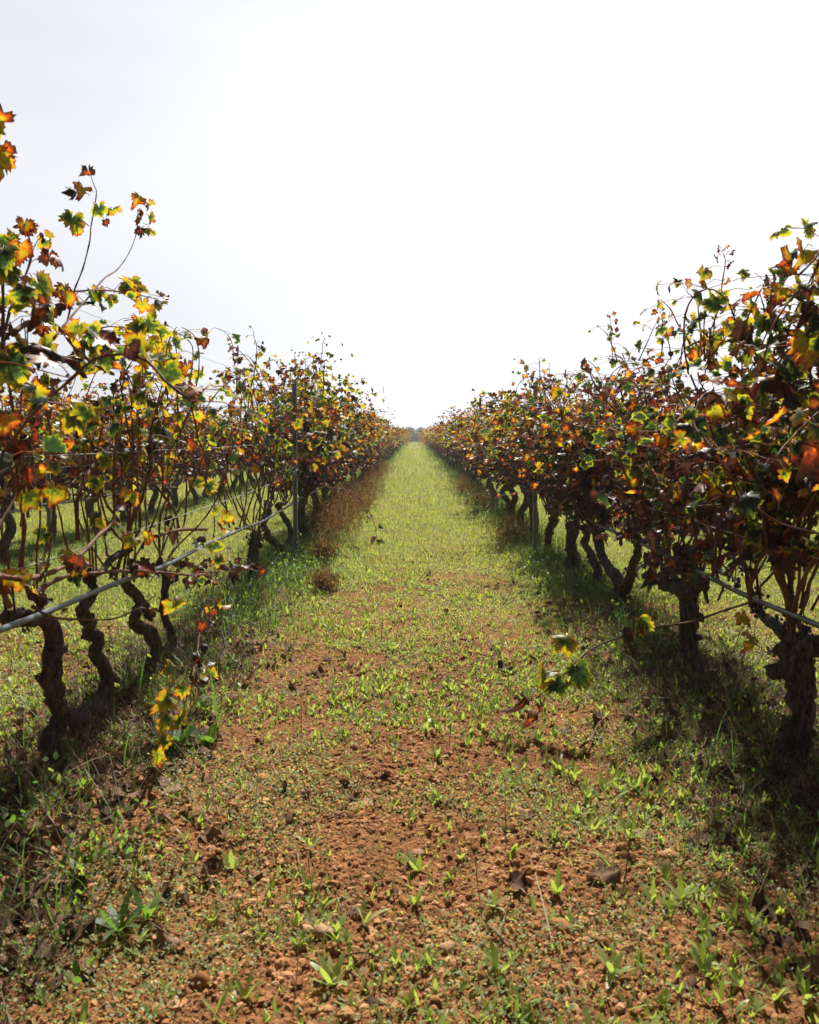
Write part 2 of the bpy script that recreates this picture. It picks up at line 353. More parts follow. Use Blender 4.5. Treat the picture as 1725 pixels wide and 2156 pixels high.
def stage_pick(g, n, dark=0.0, bright=0.0):
    k = g.choice(5, n, p=(lambda q: q / q.sum())(np.array([.27 + .50 * dark, max(.04, .19 + .20 * bright), max(.03, .10 + .08 * bright), max(.05, .17 - .22 * bright), .27 + .22 * dark])))
    lo = np.array([-.12, .12, .28, .42, .68])[k]; hi = np.array([.10, .28, .40, .66, 1.0])[k]
    return lo + (hi - lo) * g.uniform(0, 1, n)
def cane_leaves(g, P, zmin=.6, prob=.8, extra=.6, size=(.045, .075), spread=.07, dark=0., bright=0., tip_small=True, lowfade=.35):
    """leaves along one cane"""
    P, ts = smooth_path(P, .055); out = {k: [] for k in ('node', 'pos', 'tip', 'nrm', 'size')}
    for i, p in enumerate(P):
        pz = np.clip((p[2] - zmin) / lowfade, 0, 1) if lowfade else 1
        if g.uniform() > prob * pz: continue
        for q in range(1 + g.poisson(extra)):
            a = g.uniform(0, 2 * math.pi); hdir = np.array((math.cos(a), math.sin(a), 0)); l = g.uniform(.03, spread + .02) * (1 + .5 * q)
            b = p + hdir * l + np.array((0, 0, g.uniform(-.04, .04)))
            t = hdir * g.uniform(.2, 1) + np.array((0, 0, g.uniform(-1.2, .15))) + g.normal(0, .2, 3)
            nn = np.array((0, 0, 1.)) * g.uniform(.2, 1) + hdir * g.uniform(.1, .8) + g.normal(0, .45, 3)
            s = g.uniform(*size) * (1 - (.45 * max(0, ts[i] - .6) / .4 if tip_small else 0)) * g.choice([1, 1, .8, .6])
            for k, v in zip(('node', 'pos', 'tip', 'nrm', 'size'), (p, b, t, nn, s)): out[k].append(v)
    n = len(out['size'])
    L = {k: np.array(v).reshape((n, 3) if k != 'size' else (n,)) for k, v in out.items()}
    L['stage'] = stage_pick(g, n, dark, bright) if n else np.zeros(0)
    low = np.clip((1.08 - L['pos'][:, 2]) / .45, 0, 1) if n else np.zeros(0)
    L['stage'] = np.where(g.uniform(0, 1, n) < low * .78, g.uniform(.74, 1.1, n), L['stage'])
    L['dry'] = np.clip((L['stage'] - .6) / .3, 0, 1) * g.uniform(.3, 1, n)
    return L
def cat(Ls):
    Ls = [l for l in Ls if len(l['size'])]
    return {k: np.concatenate([l[k] for l in Ls]) for k in Ls[0]}
def grow(g, p, top, length, lean=0., step=.06, x0=0.):
    d = unit(np.array((g.normal(0, .28) + lean, g.normal(0, .42), 1.))); p = np.array(p, float); pts = [p.copy()]
    for i in range(int(length / step)):
        d = d + g.normal(0, .11, 3); d[0] -= .35 * (p[0] - x0)
        if p[2] > top - .1: d[2] -= .46; d[0] += .10 * np.sign(p[0] - x0 + 1e-6)
        elif p[2] < .9: d[2] += .10
        d = unit(d); p = p + d * step
        if p[2] < .25 or abs(p[0] - x0) > (.44 if abs(x0) > .6 else .30) or abs(p[1] - pts[0][1]) > .75 or (p[2] > top - .08 and (abs(p[0] - x0) > .30 or (d[2] < .25 and g.uniform() < .32))): break
        pts.append(p.copy())
    return np.array(pts)
def cane_tube(P, r0, r1, seg=5, step=.04, g=None):
    Q, ts = smooth_path(P, step); r = r0 + (r1 - r0) * ts
    r = r * (1 + .35 * (np.arange(len(Q)) % 3 == 0) * (step > .03))       # swollen nodes
    return tube(Q, r, seg)
def grape_bunch(mb, g, p, n=26, l=.09):
    bm = bmesh.new(); bmesh.ops.create_icosphere(bm, subdivisions=1, radius=1.0)
    V0 = np.array([v.co[:] for v in bm.verts]); F0 = np.array([[v.index for v in f.verts] for f in bm.faces]); bm.free()
    for i in range(n):
        t = (i + .5) / n; w = .026 * (1 - t) ** .6 + .006; a = g.uniform(0, 6.28)
        mb.add(V0 * g.uniform(.0055, .0085) * g.uniform(.8, 1.1, 3) + np.array(p) + np.array((math.cos(a) * w, math.sin(a) * w, -t * l)), [F0])
    Vt, Ft = tube(np.array([np.array(p) + (0, 0, .05), np.array(p) + (.004, 0, 0), np.array(p) - (0, 0, l * .9)]), .002, 4); mb.add(Vt, Ft)

# ------------------------------------------------------------------ vines near the camera, trunks and canes read off the photograph, in row order
def ordinal(n): return ['first', 'second', 'third', 'fourth', 'fifth', 'sixth', 'seventh', 'eighth', 'ninth', 'tenth', 'eleventh', 'twelfth', 'thirteenth', 'fourteenth', 'fifteenth', 'sixteenth', 'seventeenth', 'eighteenth', 'nineteenth', 'twentieth'][n - 1]
NEAR_GROUP = 'grapevines close to the camera'
def make_vine(name, base, label, group, trunks, canes, leaves, lod, g, grapes=(), seg=14, cane_seg=6):
    base = np.array(base, float); t = thing(name, base, label, 'grapevine', group)
    mb = MB()
    for k, (P, r0, r1) in enumerate(trunks):
        if len(P) > 3:                                            # old wood never bends evenly
            P = np.array(P, float); Pm = (P[1:] + P[:-1]) / 2 + g.normal(0, .006, (len(P) - 1, 3)); Pn = np.empty((2 * len(P) - 1, 3)); Pn[::2] = P; Pn[1::2] = Pm; Pn[2:-1] += g.normal(0, .0045, Pn[2:-1].shape); P = Pn
        Qp, ts = smooth_path(P, .014 if lod == 'hi' else .035)
        r = r0 + (r1 - r0) * ts
        if k == 0: r = r * (1 + .55 * np.exp(-ts * 9) + (.30 if len(P) < 21 else 0) * np.exp(-((1 - ts) * 7) ** 2))
        r = r * (1 + .10 * np.sin(np.arange(len(r)) * .17 + g.uniform(0, 6)) * g.uniform(.5, 1.2))
        mb.add(*tube(Qp, r, seg, .30 if r0 < .034 else .21, int(g.integers(1e6))))
        if lod == 'hi' and len(Qp) > 12:                        # shreds of bark and old pruning stubs
            nf = len(Qp) * 4; i = g.integers(0, len(Qp) - 7, nf); ln = g.integers(3, 7, nf); a = g.uniform(0, 6.28, nf)
            Tn = unit(np.gradient(Qp, axis=0))[i]; U = unit(np.cross(Tn, np.array((.3, .9, .1)))); Vv = np.cross(Tn, U); rd_ = U * np.cos(a)[:, None] + Vv * np.sin(a)[:, None]; sd_ = np.cross(Tn, rd_)
            wd = g.uniform(.0015, .0045, nf)[:, None]; pk = g.uniform(.98, 1.28, (nf, 1)); rr = r[i][:, None]
            A = Qp[i] + rd_ * rr * 1.02; B = Qp[i + ln // 2] + rd_ * rr * 1.10 + sd_ * g.normal(0, .003, (nf, 1)); Cc = Qp[i + ln] + rd_ * rr * pk + sd_ * g.normal(0, .006, (nf, 1))
            Vs = np.stack((A - sd_ * wd, A + sd_ * wd, B - sd_ * wd, B + sd_ * wd, Cc - sd_ * wd * .3, Cc + sd_ * wd * .3), 1).reshape(-1, 3)
            mb.add(Vs, [(np.array([[0, 1, 3, 2], [2, 3, 5, 4]])[None] + (np.arange(nf) * 6)[:, None, None]).reshape(-1, 4)])
            for q in range(3):
                j = int(g.integers(4, len(Qp) - 4)); dr = unit(g.normal(0, 1, 3) * (1, 1, .3)); kn = np.array([Qp[j], Qp[j] + dr * r[j] * 1.1, Qp[j] + dr * (r[j] * 1.35 + .012) + (0, 0, .006)])
                mb.add(*tube(smooth_path(kn, .01)[0], r[j] * g.uniform(.3, .5), 8, .3, int(g.integers(1e6))))
    mb.build('trunk', M_bark, t, True, base)
    for P, r0, r1 in canes:
        c = MB(); c.add(*cane_tube(P, r0, r1, cane_seg, .035 if lod == 'hi' else .09)); c.build('cane', M_cane, t, True, base)
    if leaves is not None:
        f = MB(); leaf_mesh(f, leaves, lod, g, lod == 'hi'); f.build('foliage', M_leaf, t, True, base)
    for p in grapes:
        b = MB(); grape_bunch(b, g, p); b.build('grape_bunch', M_grape, t, True, base)
    return t
def trace(pts, X, dX=0.): 
    n = len(pts); return np.array([PX(a, b, X + (dX * i / (n - 1) if n > 1 else 0)) for i, (a, b) in enumerate(pts)])
c1 = lambda pts: [(a * .3418, 210.6 + b * .3418) for a, b in pts]            # zoomed views back to the 1725 px view
c2 = lambda pts: [(a * .3418, 716 + b * .3418) for a, b in pts]
c3 = lambda pts: [(a * .3418, 1137 + b * .3418) for a, b in pts]
c4 = lambda pts: [(505 + a * .3418, 716 + b * .3418) for a, b in pts]
c6 = lambda pts: [(1095 + a * .3652, 884.4 + b * .3652) for a, b in pts]
def on_ground(P):
    P = np.array(P); P[0][2] = float(gz(P[0][0], P[0][1])) - .03; return P
def auto_canes(g, heads, n, top, length, x0, lean=.0):
    out = []
    for i in range(n):
        h = np.array(heads[i % len(heads)]) + g.normal(0, .02, 3)
        upright = g.uniform() < .14; sp = .06 if upright else .20
        P = grow(g, h, top * (g.uniform(1.06, 1.18) if upright else g.uniform(.80, 1.02)), g.uniform(*length) * 1.15, lean + g.normal(0, .5 * sp), .06, x0 + g.normal(0, sp))
        out.append((P, g.uniform(.0042, .0065), .0022))
    return out

VINES = []
# --- left row
g = np.random.default_rng(21); XL = ROW_L
tA = on_ground(trace([(122, 1660), (116, 1615), (113, 1564), (128, 1513), (118, 1479), (106, 1427), (109, 1393), (117, 1349), (106, 1318), (85, 1301), (51, 1300), (15, 1304)], XL))
tB = trace([(122, 1512), (147, 1508), (178, 1501), (212, 1489), (222, 1462), (226, 1427), (212, 1397), (202, 1373), (208, 1342), (195, 1321), (174, 1301), (171, 1284), (186, 1270), (195, 1250), (195, 1226), (191, 1205)], XL)
caA = [(trace(c3([(190, 350), (300, 270), (420, 220), (560, 205), (800, 190), (1000, 200), (1200, 215), (1400, 185), (1590, 145)]), XL + .09), .0068, .004),
       (trace(c3([(-120, 230), (0, 225), (150, 240), (260, 220), (380, 170), (500, 90), (600, -20), (700, -130), (700, -340), (710, -540)]) + c2([(720, 600), (690, 520), (600, 450), (430, 400), (150, 370)]), XL + .13), .0075, .003),
       (trace(c3([(200, 410), (320, 475), (500, 490), (700, 485), (830, 430), (960, 340)]), XL + .08), .0042, .002),
       (trace(c2([(190, 1590), (130, 1400), (150, 1150), (110, 900), (95, 560), (60, 300), (30, 60)]), XL + .05), .0072, .003),
       (trace(c2([(60, 1640), (0, 1500), (-40, 1250), (90, 950), (60, 780), (-20, 500)]), XL + .1), .007, .003),
       (trace(c2([(480, 1230), (475, 1000), (530, 850), (600, 730), (690, 560), (700, 300)]), XL - .03), .0072, .003),
       (trace(c2([(190, 1560), (300, 1230), (340, 900), (300, 500), (240, 250)]) , XL - .08), .006, .002),
       (trace(c1([(80, 1440), (140, 1390), (230, 1360), (320, 1380), (400, 1440), (450, 1510), (520, 1580), (620, 1650), (700, 1690)]), XL + .07), .0075, .005),
       (trace(c1([(380, 1440), (420, 1340), (455, 1180), (510, 1040), (555, 860), (560, 780), (575, 700), (595, 560), (570, 500)]), XL + .02), .0032, .0014),
       (trace(c1([(330, 1470), (450, 1320), (550, 1210), (640, 1100), (720, 1045), (790, 950), (840, 820), (850, 680)]), XL + .05), .0034, .0014),
       (trace(c1([(300, 1190), (460, 1180), (620, 1170), (800, 1190), (970, 1225)]), XL), .004, .002),
       (trace(c1([(20, 1500), (60, 1300), (130, 1150), (185, 1000), (200, 930), (175, 830), (150, 760)]), XL + .05), .0045, .0018),
       (trace(c1([(10, 1640), (20, 1300), (15, 1000), (40, 900)]), XL + .08), .005, .002)]
for k in range(9):
    P = grow(g, [tB[-1], tA[-1], tA[-3], caA[3][0][2]][k % 4] + g.normal(0, .02, 3), 1.5, g.uniform(.5, 1.1), .1, .06, XL); caA.append((P, .0038, .0016))
leA = []
for i, (P, r0, r1) in enumerate(caA[:13]):
    pr = [.12, .40, .12, .55, .55, .55, .45, .70, .0, .0, .35, .85, .9][i]; zm = [.2, .3, .1, .7, .7, .75, .8, .9, 0, 0, 0, .8, .8][i]
    leA.append(cane_leaves(g, P, zm, pr, [.1, .2, 0, .6, .7, .5, .5, 1., 0, 0, .3, .9, 1.1][i], (.034, .064), .07, 0, .6, False, .3 if zm > .5 else 0))
# leaves of the two tall shoots, at the places the photograph has them
def placed(g, items, X, size_k=1.):
    n = len(items); L = {'node': [], 'pos': [], 'tip': [], 'nrm': [], 'size': [], 'stage': []}
    for (px, py, nx_, ny_, s, st, ang) in items:
        p = PX(px, py, X); nd = PX(nx_, ny_, X); a = R(ang)
        L['node'].append(nd); L['pos'].append(p + (nd - p) * .1)
        L['tip'].append(np.array((g.normal(0, .25), math.sin(a) * .9, -math.cos(a))) + g.normal(0, .15, 3)); L['nrm'].append(np.array((.75, -1., .15)) + g.normal(0, .3, 3))
        L['size'].append(s * size_k * .88); L['stage'].append(st)
    L = {k: np.array(v, float) for k, v in L.items()}; L['dry'] = np.clip((L['stage'] - .6) / .3, 0, 1) * .7 + g.uniform(.05, .4, n); return L
leA.append(placed(g, [(185, 362, 195, 382, .044, .82, 30), (172, 395, 197, 405, .045, .45, -60), (158, 405, 190, 412, .04, .95, -70), (147, 458, 188, 476, .056, .16, -20), (160, 476, 188, 476, .042, .3, 10),
    (210, 440, 197, 430, .050, .12, 40), (240, 437, 222, 444, .046, .24, 70), (224, 468, 205, 450, .022, .7, 10), (294, 412, 290, 430, .044, .48, -30), (318, 430, 292, 440, .034, .44, 60), (302, 446, 292, 445, .03, .74, 0),
    (317, 456, 300, 455, .040, .32, 50), (296, 482, 288, 480, .034, .78, 0), (312, 488, 298, 478, .026, .27, 40), (292, 462, 290, 450, .026, .82, 0), (324, 490, 300, 470, .024, .3, 20)], XL + .03))
leA.append(placed(g, [(140, 622, 150, 612, .045, .55, 30), (135, 605, 150, 612, .045, .45, -30), (100, 500, 70, 520, .04, .3, 20), (105, 540, 70, 525, .045, .75, 10), (50, 470, 60, 490, .042, .55, -20), (64, 478, 62, 495, .035, .62, 60)], XL + .05))
# the tuft that hangs in at the top of the left edge
g0 = np.random.default_rng(5); shoot0 = np.array([PX(-150, 520, XL + .1), PX(-90, 330, XL + .12), PX(-40, 230, XL + .14), PX(-18, 262, XL + .16)])
leTop = placed(g0, [(-4, 250, -30, 235, .058, .70, 55), (-14, 262, -32, 238, .05, .2, 20), (12, 318, -24, 300, .055, .72, 60), (-8, 330, -26, 300, .06, .35, 0)], XL + .14)
leA.append(placed(g, [(85, 605, 70, 575, .075, .22, 20), (50, 612, 60, 585, .06, .12, -20), (0, 535, 15, 520, .07, .10, -30), (42, 522, 30, 510, .055, .50, 20), (20, 765, 40, 735, .088, .12, -10), (10, 560, 20, 545, .06, .05, 0), (140, 625, 150, 610, .045, .50, 20),
    (165, 1190, 172, 1170, .050, .34, -20), (150, 1175, 165, 1165, .042, .28, -50), (275, 1140, 290, 1125, .05, .30, -30), (302, 1130, 292, 1122, .045, .42, 40), (272, 1048, 268, 1030, .058, .36, 10), (258, 1062, 268, 1050, .05, .85, -50), (90, 690, 80, 670, .05, .75, 20), (165, 690, 168, 668, .05, .30, 10),
    (60, 1000, 55, 985, .05, .80, 10), (85, 995, 70, 980, .045, .46, 40), (40, 940, 45, 920, .055, .78, 0), (15, 890, 25, 870, .06, .55, -20), (70, 830, 80, 815, .055, .30, 30)], XL + .12))
leA = cat(leA + [leTop])
VINES.append(make_vine('grapevine', tA[0] + (0, 0, .03), 'gnarled twin-trunk grapevine nearest the camera left of the path, tall thin shoots above', NEAR_GROUP,
    [(tA, .029, .023), (tB, .027, .014)], caA + [(shoot0, .005, .002)], leA, 'hi', g))
# second on the left: forked trunk
g = np.random.default_rng(22)
tC = on_ground(trace([(321, 1436), (318, 1410), (328, 1383), (325, 1356), (318, 1335), (301, 1325), (284, 1308), (290, 1284), (301, 1274), (290, 1257), (270, 1240), (263, 1219)], XL))
tC2 = trace([(326, 1388), (340, 1372), (355, 1363), (362, 1342), (352, 1315), (342, 1280), (345, 1240), (345, 1205), (342, 1181)], XL)
arm = trace(c2([(530, 1480), (640, 1410), (730, 1330), (810, 1290)]), XL - .02)
caC = [(trace(c2([(1000, 1400), (1060, 1310), (1110, 1200), (1140, 1100), (1150, 900), (1130, 700), (1110, 590), (1090, 300)]), XL + .02), .006, .003),
       (trace(c2([(1270, 1165), (1180, 1165), (1100, 1170), (960, 1210)]), XL + .05), .0085, .007),
       (trace(c2([(1100, 1160), (1080, 1060), (1000, 950), (900, 830), (730, 740), (560, 640)]), XL + .04), .0062, .003),
       (trace(c2([(800, 1300), (860, 1160), (850, 900), (820, 700), (780, 500), (740, 250)]), XL), .0065, .003),
       (trace(c2([(760, 570), (830, 545), (890, 540), (905, 450), (905, 330), (960, 200), (1100, 100)]), XL + .05), .006, .003),
       (trace(c2([(810, 1290), (720, 1100), (650, 1000), (610, 850), (560, 600)]), XL + .02), .006, .003),
       (trace(c2([(810, 1290), (700, 1180), (640, 1060), (590, 760), (640, 500)]), XL - .05), .005, .003)]
caC += auto_canes(g, [tC[-1], tC2[-1], tC2[-1]], 4, 1.46, (1.0, 1.35), XL)
bare = [(grow(g, [tC[-1], tC2[-1], arm[-1]][k % 3] + g.normal(0, .02, 3), 1.5, g.uniform(.5, 1.1), 0, .06, XL), .0036, .0016) for k in range(10)]
hang = trace([(445, 1190), (441, 1205), (424, 1308), (410, 1404), (390, 1470), (372, 1500), (366, 1530)], XL + .06, .27)
leC = [cane_leaves(g, P, .72, .50, .55, (.034, .062), .08, .1, .3) for P, *_ in caC]
leC.append(placed(g, [(362, 1405, 395, 1410, .062, .20, -50), (445, 1420, 410, 1404, .056, .18, 40), (385, 1452, 395, 1435, .045, .30, -10), (352, 1470, 375, 1475, .055, .28, -70), (418, 1468, 392, 1465, .058, .30, 70), (350, 1515, 370, 1505, .05, .24, -40), (378, 1515, 370, 1495, .055, .26, 10), (410, 1435, 405, 1420, .04, .85, 20),
    (425, 1318, 424, 1300, .042, .72, 10), (442, 1282, 430, 1275, .03, .30, 30), (470, 1275, 438, 1262, .045, .36, 80), (455, 1290, 432, 1285, .04, .75, 60), (368, 1275, 380, 1262, .05, .27, 10), (420, 1385, 412, 1380, .045, .80, -30), (330, 1590, 345, 1575, .05, .3, 20), (345, 1560, 360, 1540, .045, .28, -20)], XL + .33))
leC.append(placed(g, [(478, 1090, 470, 1070, .070, .34, 10), (440, 1025, 430, 1005, .062, .20, 10), (412, 1015, 420, 1000, .05, .24, -30), (455, 1075, 460, 1060, .045, .2, 20), (415, 1148, 430, 1135, .055, .10, -50), (455, 1150, 445, 1135, .058, .14, 20), (460, 1180, 455, 1165, .05, .24, -10), (500, 950, 490, 935, .055, .34, 20), (408, 935, 400, 915, .045, .22, 0), (475, 1015, 462, 1000, .05, .8, 30),
    (210, 742, 215, 715, .080, .02, 10), (190, 700, 195, 685, .055, .10, -20), (185, 735, 205, 715, .06, .0, -50), (310, 685, 300, 665, .070, .14, 20), (290, 690, 300, 670, .06, .16, -40), (340, 700, 335, 680, .055, .22, 20), (318, 725, 310, 705, .058, .30, 0), (395, 775, 385, 750, .070, .54, 10), (370, 770, 380, 755, .055, .58, -40), (425, 790, 415, 770, .055, .24, 30), (300, 640, 295, 625, .05, .36, 10), (320, 655, 310, 640, .045, .44, 30), (290, 615, 288, 602, .036, .5, -10), (340, 900, 335, 880, .06, .06, 0), (380, 880, 375, 865, .05, .26, 20)], XL + .1))
leC.append(cane_leaves(g, hang, 0, .25, .2, (.025, .045), .05, 0, .5, False, 0))
for k in range(6):
    P = grow(g, PX(300 + 26 * k, 820 + 8 * k, XL) + g.normal(0, .05, 3), 1.6, .42, 0, .06, XL); caC.append((P, .004, .0016)); leC.append(cane_leaves(g, P, .7, .8, .9, (.034, .062), .07, .1, .4))
for k in range(5):
    P = grow(g, PX(150 + 75 * k, 1180 - 12 * k, XL + .05), 1.3, g.uniform(.35, .6), .15, .06, XL); caC.append((P, .0034, .0014)); leC.append(cane_leaves(g, P, .3, .42, .35, (.032, .056), .06, .1, .3, False, 0))
leC.append(cane_leaves(g, caA[0][0][-5:], 0, .5, .8, (.035, .06), .05, .4, .5, False, 0))
VINES.append(make_vine('grapevine', tC[0] + (0, 0, .03), 'forked dark grapevine second from the camera left of the path, low leafy shoot hanging', NEAR_GROUP,
    [(tC, .025, .018), (tC2, .021, .012), (arm, .013, .009)], caC + bare + [(hang, .004, .002)], cat(leC), 'hi', g))
# third on the left, straight dark stump (after a gap in the row)
g = np.random.default_rng(23)
tD = on_ground(trace([(530, 1258), (532, 1220), (533, 1180), (536, 1150), (537, 1120)], XL))
heads = [tD[-1], tD[-1] + (0, .3, .06), tD[-1] + (0, -.35, .05), tD[-1] + (0, -.75, .1)]
caD = [(np.array([tD[-2], tD[-1] + (0.03, -.2, .03), heads[3]]), .010, .006), (np.array([tD[-2], heads[1]]), .010, .007)] + auto_canes(g, heads, 15, 1.58, (1.05, 1.35), XL)
leD = [cane_leaves(g, P, .7, .66, .85, (.034, .058), .09, .25, -.1) for P, *_ in caD]
for k in range(3):
    P = grow(g, PX(500 + 25 * k, 830, XL), 1.75, .5, 0, .06, XL); caD.append((P, .004, .0015)); leD.append(cane_leaves(g, P, .7, .65, .4, (.03, .055), .05, 0, .2))
VINES.append(make_vine('grapevine', tD[0] + (0, 0, .03), 'grapevine on a straight black mossy stump after the gap in the left row', NEAR_GROUP,
    [(tD, .034, .031)], caD, cat(leD), 'hi', g, [tD[-1] + (.03, -.02, .04), tD[-1] + (-.03, -.03, .0), tD[-1] + (.03, .03, -.02)]))
g = np.random.default_rng(24)
tE = on_ground(trace([(596, 1195), (597, 1164), (587, 1150), (567, 1133), (556, 1109), (563, 1058)], XL)); tE2 = trace([(597, 1166), (604, 1157), (614, 1126), (608, 1102), (594, 1082), (584, 1065), (601, 1058)], XL)
caE = auto_canes(g, [tE[-1], tE2[-1], tE2[-1] + (0, .3, .05)], 18, 1.5, (1.1, 1.45), XL - .1)
leE = [cane_leaves(g, P, .62, .72, 1.1, (.032, .056), .09, .3, -.4) for P, *_ in caE]
for k in range(3):
    P = grow(g, PX(600 + 18 * k, 830, XL), 1.85, .5, 0, .06, XL); caE.append((P, .004, .0015)); leE.append(cane_leaves(g, P, .7, .8, .9, (.03, .055), .05, .2, 0))
VINES.append(make_vine('grapevine', tE[0] + (0, 0, .03), 'forked crooked grapevine beside the first tall grey post of the left row', NEAR_GROUP, [(tE, .030, .020), (tE2, .024, .018)], caE, cat(leE), 'hi', g))

# --- right row
XR = ROW_R
g = np.random.default_rng(31)
t1 = on_ground(trace([(1655, 1612), (1668, 1585), (1684, 1545), (1690, 1505), (1681, 1469), (1681, 1432), (1687, 1400), (1681, 1372), (1672, 1352)], XR))
stub = trace([(1685, 1402), (1655, 1408), (1625, 1412)], XR, -.03); armR = trace([(1676, 1368), (1665, 1359), (1635, 1323), (1606, 1293), (1590, 1265)], XR)
up = trace(c6([(1600, 1330), (1580, 1250), (1570, 1100), (1560, 900), (1590, 700), (1640, 450)]), XR); up2 = trace([(1690, 1370), (1712, 1350), (1716, 1385)], XR)
ca1 = [(up, .011, .006), (trace(c6([(1580, 1100), (1620, 950), (1690, 820), (1760, 700), (1820, 500)]), XR - .05), .008, .004),
       (trace(c6([(1330, 1060), (1330, 930), (1400, 780), (1530, 650), (1650, 520), (1720, 380)]), XR - .06), .007, .003),
       (trace(c6([(1260, 600), (1290, 460), (1310, 250), (1316, 60), (1310, -200)]), XR - .05), .006, .003),
       (trace(c6([(1150, 440), (1230, 415), (1330, 420), (1420, 480), (1480, 600)]), XR - .1), .005, .002)]
ca1 += auto_canes(g, [armR[-1], up[2], up[3], t1[-1]], 26, 1.52, (1.1, 1.5), XR)
le1 = [cane_leaves(g, P, .62, .76, .95, (.036, .064), .10, .45, -.25, True, .3) for P, *_ in ca1]
low1 = cane_leaves(g, np.array([armR[-1] + (0, 0, .0), armR[-1] + (0, .1, -.1), armR[-1] + (0, .15, -.22)]), 0, .5, .6, (.03, .045), .05, .3, .2, True, 0)
tip1 = [placed(g, [(1700, 480, 1720, 478, .052, .18, -70), (1690, 528, 1712, 518, .062, .34, -60), (1660, 535, 1690, 530, .05, .5, -70), (1682, 612, 1700, 590, .075, .16, -40), (1640, 610, 1655, 595, .05, .45, -30), (1582, 632, 1590, 615, .042, .2, -60), (1570, 755, 1575, 730, .062, .26, 10), (1700, 715, 1710, 690, .078, .36, -20), (1715, 745, 1715, 725, .06, .40, 20), (1532, 685, 1535, 668, .045, .24, 0), (1610, 672, 1615, 655, .05, .44, 10), (1716, 885, 1712, 850, .080, .12, 0), (1645, 770, 1660, 750, .07, -.05, -60), (1600, 810, 1605, 790, .06, .0, -60), (1625, 900, 1630, 885, .06, .84, -50), (1560, 1300, 1568, 1285, .045, .42, 10), (1590, 1360, 1600, 1345, .045, .4, 30), (1700, 640, 1710, 620, .06, .9, -40), (1650, 550, 1660, 540, .04, .7, 10)], XR - .12)]
for k in range(4):
    P = grow(g, PX(1625 + 32 * k, 745 - 20 * k, XR) + g.normal(0, .05, 3), 1.8, .28, 0, .06, XR); ca1.append((P, .004, .0016)); tip1.append(cane_leaves(g, P, .7, .85, .8, (.042, .072), .07, .0, .8))
VINES.append(make_vine('grapevine', t1[0] + (0, 0, .03), 'stout grapevine at the right edge with a knobbly head and sawn side stub', NEAR_GROUP,
    [(t1, .037, .043), (stub, .034, .026), (armR, .021, .010), (up2, .025, .012)], ca1, cat(le1 + [low1] + tip1), 'hi', g, [PX(1592, 1240, XR), PX(1600, 1252, XR), PX(1548, 1195, XR), PX(1690, 1300, XR), PX(1655, 1290, XR)]))
g = np.random.default_rng(32)
t2 = on_ground(trace([(1467, 1438), (1464, 1410), (1453, 1377), (1449, 1323), (1453, 1279), (1446, 1250), (1424, 1235), (1403, 1218)], XR)); t2b = trace([(1450, 1262), (1460, 1235), (1466, 1208)], XR)
ca2 = auto_canes(g, [t2[-1], t2b[-1], t2b[-1] + (0, -.3, .05), t2[-1] + (0, .2, .05)], 30, 1.43, (1.1, 1.45), XR)
ca2.append((np.array([PD(1581, 1268, 3.75), PD(1515, 1289, 3.72), PD(1460, 1308, 3.7), PD(1384, 1322, 3.65), PD(1314, 1341, 3.6), PD(1259, 1359, 3.55), PD(1215, 1392, 3.5), PD(1183, 1425, 3.45), PD(1131, 1469, 3.4)]), .0045, .0018))
le2 = [cane_leaves(g, P, .48, .76, 1.2, (.034, .060), .10, .4, -.7, True, .3) for P, *_ in ca2[:-1]]
Pd = ca2[-1][0]
def placed_at(g, items):
    L = placed(g, [(a, b, c, d, s_ * 1.2, st, an) for a, b, c, d, s_, st, an, _ in items], XR); L['pos'] = np.array([PD(i[0], i[1], i[7]) for i in items]); L['node'] = np.array([PD(i[2], i[3], i[7]) for i in items]); return L
le2.append(placed_at(g, [(1192, 1345, 1225, 1375, .060, .22, -60, 3.5), (1213, 1412, 1215, 1390, .070, .02, 10, 3.45), (1150, 1418, 1185, 1420, .060, .24, -70, 3.45), (1172, 1440, 1180, 1425, .05, .05, -10, 3.42), (1108, 1472, 1135, 1465, .048, .82, -40, 3.38), (1138, 1490, 1140, 1468, .044, .78, 20, 3.38), (1118, 1505, 1132, 1480, .038, .7, -30, 3.38), (1345, 1310, 1350, 1330, .06, .12, 20, 3.62), (1360, 1325, 1345, 1332, .045, .5, 60, 3.62), (1330, 1330, 1345, 1332, .04, .8, -40, 3.6)])); pass
le2.append(cane_leaves(g, np.array([t2b[-1], t2b[-1] + (-.06, -.05, .06), t2[-1] + (-.1, 0, .03)]), 0, .95, 1.6, (.04, .06), .08, .3, .0, False, 0))
for k in range(6):
    P = grow(g, PX(1470 + 14 * k, 740, XR) + g.normal(0, .05, 3), 1.7, .28, 0, .06, XR); ca2.append((P, .004, .0016)); le2.append(cane_leaves(g, P, .7, .85, .7, (.040, .068), .07, .1, .7))
s2 = trace([(1500, 690), (1515, 640), (1522, 590), (1528, 548), (1520, 528)], XR)
ca2.append((s2, .0035, .0012))
le2.append(placed(g, [(1478, 574, 1520, 560, .062, .30, -25), (1484, 600, 1520, 590, .036, .52, -20), (1498, 632, 1512, 640, .062, .25, -40), (1512, 524, 1522, 528, .026, .72, -60), (1530, 520, 1525, 530, .026, .6, 50), (1506, 542, 1524, 540, .025, .75, -40), (1541, 556, 1528, 552, .028, .7, 40), (1545, 530, 1528, 538, .022, .8, 70), (1532, 590, 1522, 595, .03, .42, 30), (1520, 620, 1516, 630, .03, .6, 20), (1533, 650, 1512, 645, .04, .5, 40)], XR - .05))
